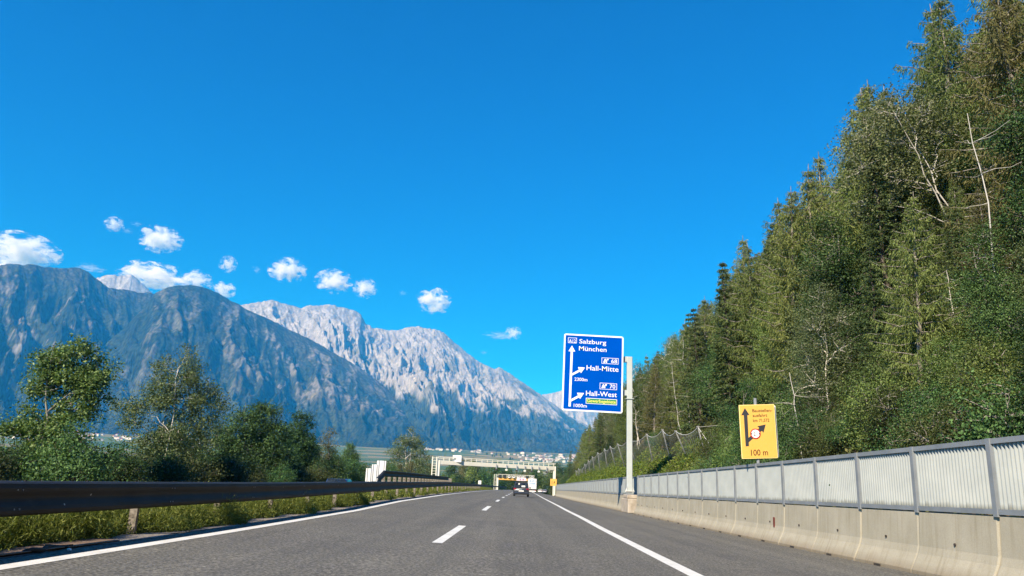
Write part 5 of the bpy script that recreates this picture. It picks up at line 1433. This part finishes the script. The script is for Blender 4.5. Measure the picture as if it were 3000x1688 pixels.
for (x, y, s_) in belt:
    nm, me, lb, gp = names[int(rr.choice(3, p=[0.36, 0.44, 0.2]))]
    o = plant(nm, me, (x, y, gzl(x, y) - 0.2), rr.uniform(0, 6.28), s_, lb, 'tree', gp)
    BELT.append((x, y, s_, lb, o))

# ------------------------------------------------------------------ forest on the slope
LAR = [conifer(200 + i, 13.0, 2.7, 'larch', M['needle_larch' if i < 3 else 'needle_rust'], M['bark_grey'], 0.12, 1.5) for i in range(4)]
SPR = [conifer(220 + i, 13.0, 2.5, 'spruce', M['needle_spruce'], M['bark'], 0.05, 1.6) for i in range(3)]
PIN = [conifer(240 + i, 11.0, 2.2, 'pine', M['needle_pine'], M['bark'], 0.2, 0.8) for i in range(2)]
BIR = [broadleaf(260 + i, 11.0, rand_lobes(np.random.default_rng(260 + i), 11.0, 2.5, 9, 0.32, 0.92), 200, 24000, 0.095, 0.062, M['leaf_mid'], M['bark_birch'], 0.12, 0.36, 0.12, base_bare=0.3, lean=(-1.2, 0.2), stems=2, wide_limbs=1.2) for i in range(2)]
BRO = [broadleaf(280 + i, 9.5, rand_lobes(np.random.default_rng(280 + i), 9.5, 2.7, 9, 0.12, 0.9), 250, 30000, 0.10, 0.066, M[ml], M['bark_grey'], 0.12, 0.38, 0.0, base_bare=0.15, lean=(-0.5, 0)) for i, ml in enumerate(['leaf_mid', 'leaf_deep', 'leaf_sage', 'leaf_dark', 'leaf_bright'])]
SHR = [broadleaf(300 + i, 2.6, rand_lobes(np.random.default_rng(300 + i), 2.6, 1.8, 7, 0.12, 0.85), 140, 13000, 0.075, 0.05, M[ml], M['bark_grey'], 0.04, 0.3, 0.0, base_bare=0.05, stems=3) for i, ml in enumerate(['leaf_mid', 'leaf_dark', 'leaf_bush'])]
BIR[1][1].materials[0] = M['leaf_sage']
KIND = {'larch': ('larch_tree', LAR, 'feathery olive green larch on the steep wooded slope', 'larches on the wooded slope', 'tree'),
        'spruce': ('spruce_tree', SPR, 'dark drooping spruce on the steep wooded slope', 'spruces on the wooded slope', 'tree'),
        'pine': ('pine_tree', PIN, 'bluish tufted pine on the steep wooded slope', 'pines on the wooded slope', 'tree'),
        'birch': ('birch_tree', BIR, 'white-stemmed birch leaning out of the wooded slope', 'birches on the wooded slope', 'tree'),
        'broad': ('hazel_tree', BRO[:4], 'round leafy broadleaf tree on the steep wooded slope', 'broadleaf trees on the wooded slope', 'tree'),
        'shrub': ('shrub', SHR, 'leafy shrub at the foot of the wooded slope', 'shrubs on the wooded slope', 'shrub')}
SHORT = {'larch': 'feathery olive larch', 'spruce': 'dark drooping spruce', 'pine': 'bluish tufted pine', 'birch': 'white-stemmed birch', 'broad': 'round leafy tree', 'shrub': 'leafy shrub'}
pts = []
def try_add(x, y, dmin):
    for (a, b, _) in pts[::-1]:
        if (a - x) ** 2 + (b - y) ** 2 < dmin * dmin: return False
    return True
tries = 0
while tries < 30000 and len(pts) < 430:
    tries += 1
    y = 14 + 190 * rr.uniform() ** 1.25; x = 10.2 + 44 * rr.uniform() ** 1.15
    if x / y > 0.80 or x / y < 0.06: continue
    bank = 40 < y < 178
    if 20 < y < 31.5 and x < 12.2: continue          # kept clear around the yellow sign
    if bank and x < 14.6 + 0.4 * math.sin(y * .3): continue
    if y > 150 and x > 34: continue
    if y > 100 and x > 42: continue
    if (0.5 < x / y < 0.67 and x < 21.8) or (0.345 < x / y < 0.41 and x < 12.3):
        if rr.uniform() < 0.1: continue
        kd = 'shrub' if x < 12 or rr.uniform() < 0.6 else str(rr.choice(['broad', 'spruce', 'larch']))
        pts.append((x, y, kd)) if try_add(x, y, 1.3) else None
        continue
    dm = 1.75 + 0.010 * y + 0.015 * (x - 10)
    if not try_add(x, y, dm): continue
    low = x < 14.5
    if low: kd = rr.choice(['shrub', 'broad', 'birch', 'spruce', 'larch'], p=[0.3, 0.3, 0.12, 0.18, 0.10])
    elif y < 46: kd = rr.choice(['larch', 'spruce', 'pine', 'birch', 'broad'], p=[0.29, 0.27, 0.05, 0.11, 0.28])
    else: kd = rr.choice(['larch', 'spruce', 'pine', 'birch', 'broad'], p=[0.40, 0.25, 0.08, 0.05, 0.22])
    pts.append((x, y, str(kd)))
CAMI = np.array(camo.matrix_world.inverted())
def seen_at(x, y, z):
    c_ = CAMI @ np.array([x, y, z, 1.0]); return 512 + 771.4 * c_[0] / -c_[2], 288 - 771.4 * c_[1] / -c_[2]
def zone(x, y, z):
    u, v_ = seen_at(x, y, z)
    a = 'behind the blue sign' if u < 630 else 'between both signs' if u < 735 else 'above the yellow sign' if u < 800 else 'right of the yellow sign' if u < 905 else 'by the right edge'
    top = 330 - (u - 600) * 0.95
    f = (v_ - top) / max(60.0, 440 - top)
    return ('at the skyline' if f < 0.12 else 'just under the skyline' if f < 0.26 else 'high on the slope' if f < 0.42 else 'halfway up the slope' if f < 0.58 else 'low on the slope' if f < 0.8 else 'at the slope foot') + ' ' + a, u
NTHS = lambda i: '%d%s from left' % (i + 1, {1: 'st', 2: 'nd', 3: 'rd'}.get((i + 1) % 10, 'th'))
ORD = ['leftmost', 'second from left', 'third from left', 'fourth from left', 'fifth from left', 'sixth from left', 'seventh from left', 'eighth from left', 'ninth from left', 'tenth from left', 'eleventh from left', 'twelfth from left', 'thirteenth from left', 'fourteenth from left', 'fifteenth from left', 'sixteenth from left', 'seventeenth from left', 'eighteenth from left', 'nineteenth from left', 'twentieth from left', 'twenty-first from left', 'twenty-second from left']
SLOPE = {}
bz = {}
for x, y, s_, lb, o in BELT:
    u, v_ = seen_at(x, y, 5.0)
    pl = 'left of the lone birch' if u < 385 else 'between lone birch and toll gantry' if u < 435 else 'under the left half of the toll gantry' if u < 490 else 'behind the people carrier and lorry' if u < 532 else 'between the lorry and the fence end' if u < 553 else 'behind the fence end'
    bz.setdefault((lb.split(' in the')[0], pl), []).append((u, o))
for (d_, pl), lst in bz.items():
    lst.sort(key=lambda e: e[0])
    for i, (u, o) in enumerate(lst): o['label'] = d_ + ' ' + pl + (', ' + (ORD[i] if i < 20 else NTHS(i)) if len(lst) > 1 else '')
def on_slope(o, desc, x, y, z):
    zn, u = zone(x, y, z); SLOPE.setdefault((desc, zn), []).append((u, o))
for (x, y, kd) in pts:
    nm, ms, lb, gp, ct = KIND[kd]
    s_ = rr.uniform(0.6, 1.0)
    if x < 14.5 and kd != 'shrub': s_ *= 0.62
    elif kd != 'shrub' and 0.5 < x / y < 0.67 and x < 21.8: s_ *= 0.42
    if kd in ('spruce', 'pine') and x > 22: s_ *= 0.82
    hk = {'larch': 13.6, 'spruce': 13.6, 'pine': 11.5, 'birch': 11.0, 'broad': 9.8}.get(kd)
    if hk:      # wind-clipped canopy: no tree stands far out of the common roof of the wood
        roof = 1.1 + float(np.interp(y, [30, 45, 60, 90, 150], [1.25, 1.18, 1.14, 1.07, 1.02])) * x
        s_ = max(0.35, min(s_, (roof - hz_at(x, y)) / (hk * 1.06)))
    if kd == 'shrub': s_ = rr.uniform(0.6, 1.1) if x < 14 else rr.uniform(0.5, 0.8)
    o = plant(nm, ms[int(rr.integers(len(ms))) if kd != 'larch' else int(rr.choice(4, p=[.3, .3, .3, .1]))], (x, y, hz_at(x, y) - 0.15), rr.uniform(0, 6.28), s_, lb, ct, gp, tilt=(rr.normal(0, .03), rr.normal(-0.06 if kd in ('broad', 'birch') else -0.02, .03)), scz=s_ * rr.uniform(0.92, 1.12))
    on_slope(o, SHORT[kd], x, y, hz_at(x, y) + (8.0 * s_ if kd != 'shrub' else 1.3))
# shrubs right behind the fence and along the bank
for i in range(46):
    y = 13 + i * 1.1 + rr.uniform(-.4, .4) if i < 34 else 52 + (i - 34) * 10 + rr.uniform(-3, 3)
    x = (9.9 + rr.uniform(0, 3.0)) if i < 34 else 13.6 + rr.uniform(0, 1.5)
    if 21 < y < 31.5: x = max(x, 11.4)
    k = int(rr.integers(3)); nm, ms, lb, gp, ct = KIND['shrub']
    o = plant(nm, ms[k], (x, y, hz_at(x, y) - 0.1), rr.uniform(0, 6.28), rr.uniform(0.45, 0.85), lb, ct, gp)
    on_slope(o, SHORT['shrub'], x, y, hz_at(x, y) + 0.9)
for i, (x, y, s_) in enumerate([(22.4, 37.5, 1.2), (25.0, 42.7, 1.22), (18.6, 38.6, 1.1), (21.2, 43.6, 1.12), (17.0, 43.8, 1.0), (26.0, 37.5, 1.15), (20.5, 50.5, 1.1), (16.0, 52.0, 0.95), (18.4, 52.5, 1.05), (17.2, 58, 1.0), (24.0, 48.0, 1.15)]):
    o = plant('larch_tree', LAR[i % 3], (x, y, hz_at(x, y) - 0.2), 1.3 * i, s_, 'x', 'tree', KIND['larch'][3])
    on_slope(o, SHORT['larch'], x, y, hz_at(x, y) + 9.0 * s_)
for (desc, zn), lst in SLOPE.items():
    lst.sort(key=lambda e: e[0])
    for i, (u, o) in enumerate(lst):
        o['label'] = desc + ' ' + zn + (', ' + (ORD[i] if i < 20 else NTHS(i)) if len(lst) > 1 else '')
plant('maple_tree', BRO[4], (17.5, 69, hz_at(17.5, 69) - 0.1), 0.5, 0.85, 'bright yellow-green tree in the middle of the dark slope')
FB1 = broadleaf(271, 9.5, [(-0.6, 0.4, 8.8, 1.3, 1.2, 0.9), (1.5, 0.5, 8.2, 1.1, 1.1, 0.9), (-2.3, 0.5, 7.9, 1.2, 1.1, 0.9), (0.4, 1.0, 7.4, 1.5, 1.2, 0.8), (2.6, 0.6, 6.9, 1.0, 1.0, 0.7), (-3.2, 0.6, 6.6, 1.1, 1.0, 0.7), (-1.6, 0.7, 5.6, 1.2, 1.0, 0.8), (1.4, 0.9, 5.6, 1.0, 0.9, 0.7), (-3.6, 0.8, 4.9, 1.0, 0.9, 0.6)],
                 190, 15000, 0.11, 0.07, M['leaf_sage'], M['bark_white'], 0.085, 0.46, 0.1, base_bare=0.36, stems=2, wide_limbs=0.8)
plant('birch_tree', FB1, (21.0, 34.2, hz_at(21.0, 34.2) - 0.2), 0.3, 1.0, 'large birch with forked white trunk leaning left high on the slope', tilt=(0.0, -0.42))
plant('birch_tree', FB1, (18.4, 30.9, hz_at(18.4, 30.9) - 0.2), 2.9, 0.8, 'birch with long white trunk leaning far left below the forked birch', tilt=(0.0, -0.85))
plant('birch_tree', BIR[1], (12.2, 31.5, hz_at(12.2, 31.5) - 0.2), 4.0, 0.62, 'slim birch with white stems just right of the yellow sign', tilt=(0.0, -0.12))

# slender dead stems standing pale against the slope
for i, (x, y, h_, lb) in enumerate([(15.4, 70.0, 9.0, 'tallest pale dead stem halfway up the slope between both signs'), (15.9, 69.0, 8.0, 'pale dead stem right beside the tallest dead stem'), (14.8, 71.0, 7.0, 'shortest pale dead stem of three between both signs'), (11.3, 31.2, 3.6, 'thin white dead stem just right of the yellow sign'), (13.6, 21.2, 7.5, 'thin pale stem low by the right edge above the fence'), (14.6, 25.5, 2.6, 'short thin pale stem halfway up by the right edge')]):
    r = np.random.default_rng(700 + i); root = empty('dead_tree', (x, y, hz_at(x, y) - 0.1)); tag(root, lb, 'dead tree', 'pale dead stems on the wooded slope')
    tp = curve(np.zeros(3), np.array([r.normal(-0.5, .3), r.normal(0, .2), h_]), 0, r, 9, 0.008)
    obj('trunk', tubes_mesh('trunk', [(tp, np.linspace(0.036, 0.010, 9))], M['bark_white']), root)
    tw = []
    for k in range(12):
        j = int(r.integers(3, 8)); a = r.uniform(0, 6.28); L_ = r.uniform(0.4, 1.2)
        tw.append((curve(tp[j], tp[j] + np.array([math.cos(a) * L_, math.sin(a) * L_, r.uniform(-.1, .4)]), 0, r, 4, 0.04), np.linspace(0.011, 0.004, 4)))
    obj('twigs', tubes_mesh('twigs', tw, M['bark_white']), root)

# low plants on the bank and forest undergrowth: nobody could count these
def scatter(name, n, fx, fz, hgt, leaf, wd, m, seed, clump=0.5, spread_up=0.35):
    r = np.random.default_rng(seed)
    x, y = fx(r, n)
    cl = fbm(x / 1.3, y / 1.3, 3, seed) * 0.5 + 0.5
    keep = r.uniform(size=n) < np.clip(0.25 + 1.3 * cl, 0.15, 1); x, y, cl = x[keep], y[keep], cl[keep]; n = len(x)
    h = hgt * (0.35 + 1.1 * np.clip(cl, 0, 1)) * r.uniform(0.05, 1.0, n) ** 0.8
    pos = np.stack([x, y, fz(x, y) + h], 1)
    nrm = unit(r.normal(size=(n, 3)) * 0.7 + np.array([-.2, -.2, 0.7]))
    d_ = unit(np.cross(nrm, r.normal(size=(n, 3)))); d_[:, 2] += spread_up
    s_ = r.uniform(0.6, 1.4, n)
    V, F = leaf_cards(pos, d_, nrm, leaf * s_, wd * s_)
    return tag(obj(name, np_mesh(name, V, F, [m])), kind='stuff')
def f_bank(r, n): 
    y = 38 + 150 * r.uniform(size=n) ** 1.5; x = 9.15 + r.uniform(size=n) * 5.0; return x + 0.5 * np.maximum(0, 1 - np.abs(y - 57.6) / 3), y
scatter('bank_plants', 90000, f_bank, lambda x, y: hill_z(x, y) - 0.03, 0.75, 0.19, 0.09, M['bank'], 501)
def f_under(r, n):
    y = 12 + 60 * r.uniform(size=n) ** 1.3; return 9.2 + 20 * r.uniform(size=n) ** 1.4, y
scatter('undergrowth', 90000, f_under, lambda x, y: hill_z(x, y) - 0.03, 0.8, 0.15, 0.085, M['litterleaf'], 502)

# verge grass under and behind the guardrail
r = np.random.default_rng(9)
def blades(n, ymin, ymax, pw, hh, ww, seed):
    r = np.random.default_rng(seed)
    y = ymin + (ymax - ymin) * r.uniform(size=n) ** pw
    e = np.where(y < 11.4, -5.96, -5.80) + 0.14 * np.sin(y * 0.9) + 0.12 * np.sin(y * 2.3 + 1)
    x = e - r.uniform(size=n) ** 1.1 * 3.2
    cl = fbm(x / 0.8, y / 1.2, 3, 3) * 0.5 + 0.5
    keep = r.uniform(size=n) < np.clip(0.1 + 1.5 * cl, 0, 1); x, y, cl, e = x[keep], y[keep], cl[keep], e[keep]; n = len(x)
    h = hh * (0.5 + 0.8 * cl) * r.uniform(0.5, 1.15, n) * np.clip(0.35 + (e - x) * 1.6, 0.35, 1)
    Zr = S(np.maximum(x, -6.6), y) - 0.08
    k = np.clip((x - bend(y) + 9.2) / 2.2, 0, 1); z = np.where(x - bend(y) < -6.6, gz(x, y) * (1 - k) + Zr * k, Zr)
    bend_ = r.normal(0, 0.28, (n, 2)); 
    dirn = np.stack([bend_[:, 0], bend_[:, 1], np.ones(n)], 1)
    nrm = unit(np.stack([r.normal(size=n), r.normal(size=n) - 0.4, 0.2 * np.ones(n)], 1))
    V1, F1 = leaf_cards(np.stack([x + bend(y), y, z], 1), dirn, nrm, h, ww)
    # small side leaves of the weeds
    m_ = 8; xs_ = np.repeat(np.stack([x + bend(y), y, z], 1), m_, 0); f = r.uniform(0.25, 1.0, n * m_)
    ps = xs_ + np.repeat(unit(dirn) * h[:, None], m_, 0) * f[:, None] + r.normal(0, 0.02, (n * m_, 3))
    dl_ = unit(r.normal(size=(n * m_, 3)) + np.array([0, 0, 0.35])); nl = unit(r.normal(size=(n * m_, 3)) + np.array([0, 0, 0.8]))
    V2, F2 = leaf_cards(ps, dl_, nl, r.uniform(0.03, 0.075, n * m_) * (hh / 0.42), ww * 1.35)
    return np.concatenate([V1, V2]), np.concatenate([F1, F2 + len(V1)])
Va, Fa = blades(52000, 6.0, 32, 1.5, 0.70, 0.011, 21)
Vb, Fb = blades(16000, 30, 200, 1.6, 0.62, 0.035, 22)
tag(obj('verge_grass', np_mesh('verge_grass', np.concatenate([Va, Vb]), np.concatenate([Fa, Fb + len(Va)]), [M['grass']])), kind='stuff')

# ------------------------------------------------------------------ villages at the foot of the mountains
walls = mottled('house_wall', (0.5, 0.49, 0.46), (0.62, 0.6, 0.57), 0.7, 0.3, 0.0)
roofs = [mottled('roof_red', (0.3, 0.1, 0.06), (0.36, 0.14, 0.09), 0.8, 0.6, 0.0), mottled('roof_brown', (0.14, 0.1, 0.085), (0.2, 0.15, 0.13), 0.8, 0.6, 0.0), mottled('roof_grey', (0.3, 0.3, 0.31), (0.36, 0.36, 0.37), 0.8, 0.6, 0.0)]
def house_mesh(w_, d_, h, rf, m):
    mb = MB(); mb.box((0, 0, h / 2), (w_, d_, h), mi=0)
    o = 0.8
    mb.add([(-w_ / 2 - o, -d_ / 2 - o, h - 0.3), (w_ / 2 + o, -d_ / 2 - o, h - 0.3), (w_ / 2 + o, d_ / 2 + o, h - 0.3), (-w_ / 2 - o, d_ / 2 + o, h - 0.3), (0, -d_ / 2 - o, h + rf), (0, d_ / 2 + o, h + rf)],
           [(0, 1, 4), (2, 3, 5), (1, 2, 5, 4), (3, 0, 4, 5), (0, 3, 2, 1)], mi=1)
    for i in range(3):
        for zz in (1.6, 4.4):
            if zz < h - 1: mb.box((-w_ / 2 + w_ * (i + 0.5) / 3, -d_ / 2 - 0.01, zz), (1.1, 0.1, 1.3), mi=2)
    return mb.mesh('house', walls, m, M['glass'])
HM = [house_mesh(11, 10, 6.5, 3, roofs[0]), house_mesh(12, 14, 8, 3.4, roofs[1]), house_mesh(15, 12, 9, 2.0, roofs[2]), house_mesh(10, 9, 6, 3, roofs[1]), house_mesh(22, 14, 10, 2.0, roofs[0])]
VIL = [((-2200, 3450), 260, 330, 18, 'white house in the village left of the ash tree', 'houses of the village left of the ash tree'),
       ((-1740, 3450), 170, 560, 44, 'white house in the hillside village between the ash and the birch', 'houses of the village between ash and birch'),
       ((-1380, 3600), 130, 360, 20, 'white house in the village just right of the birch', 'houses of the village right of the birch'),
       ((-330, 4130), 240, 120, 26, 'pale house at the forest edge above the toll gantry', 'houses at the forest edge above the gantry'),
       ((150, 3900), 170, 330, 80, 'white house in the village above the right end of the toll gantry', 'houses of the village above the gantry end'),
       ((165, 2450), 70, 130, 26, 'pale building in the valley right of the toll gantry leg', 'buildings in the valley beside the gantry leg')]
for (c_, wx_, wy_, n_, lb, gp) in VIL:
    for i in range(n_):
        x = c_[0] + rr.normal(0, wx_ * 0.5); y = c_[1] + rr.normal(0, wy_ * 0.5)
        o = obj('house', HM[int(rr.integers(5))], loc=(x, y, float(gz(x, y)) - 0.4), rot=(0, 0, rr.uniform(-0.6, 0.6)))
        tag(o, lb, 'house', gp)
ca = empty('manor_house', (-2700, 4130, float(gz(-2700, 4130)))); 
tag(ca, 'long white manor standing in the forest left of the ash tree', 'manor')
for (dx, dz, w_, h) in ((0, 150, 70, 12), (-25, 150, 18, 26), (34, 150, 30, 18)):
    MB().box((dx, -6 if w_ < 40 else 0, dz + h / 2), (w_, 16, h)).build('wing', ca, walls)
MB().box((0, 10, 70), (110, 60, 160)).build('terrace', ca, M['mountain'])
# hedges and field trees of the valley: low dark crowns far away
VT = broadleaf(400, 12.0, rand_lobes(np.random.default_rng(401), 12, 4.2, 6, 0.1, 0.9), 60, 900, 1.1, 0.7, M['leaf_dark'], M['bark'], 0.2, 0.9, 0, base_bare=0.08)
for i in range(110):
    if i < 40: y = rr.uniform(2600, 3950); x = rr.uniform(-0.56, 0.1) * y
    elif i < 80: y = rr.uniform(500, 1500); x = rr.uniform(-0.3, 0.08) * y
    else: y = rr.uniform(3500, 4150); x = rr.uniform(-0.14, 0.09) * y
    s_ = rr.uniform(0.7, 1.3)
    plant('field_tree', VT, (x, y, float(gz(x, y)) - 0.4), rr.uniform(0, 6.28), s_, 'small dark tree among the valley fields', 'tree', 'field trees in the valley')
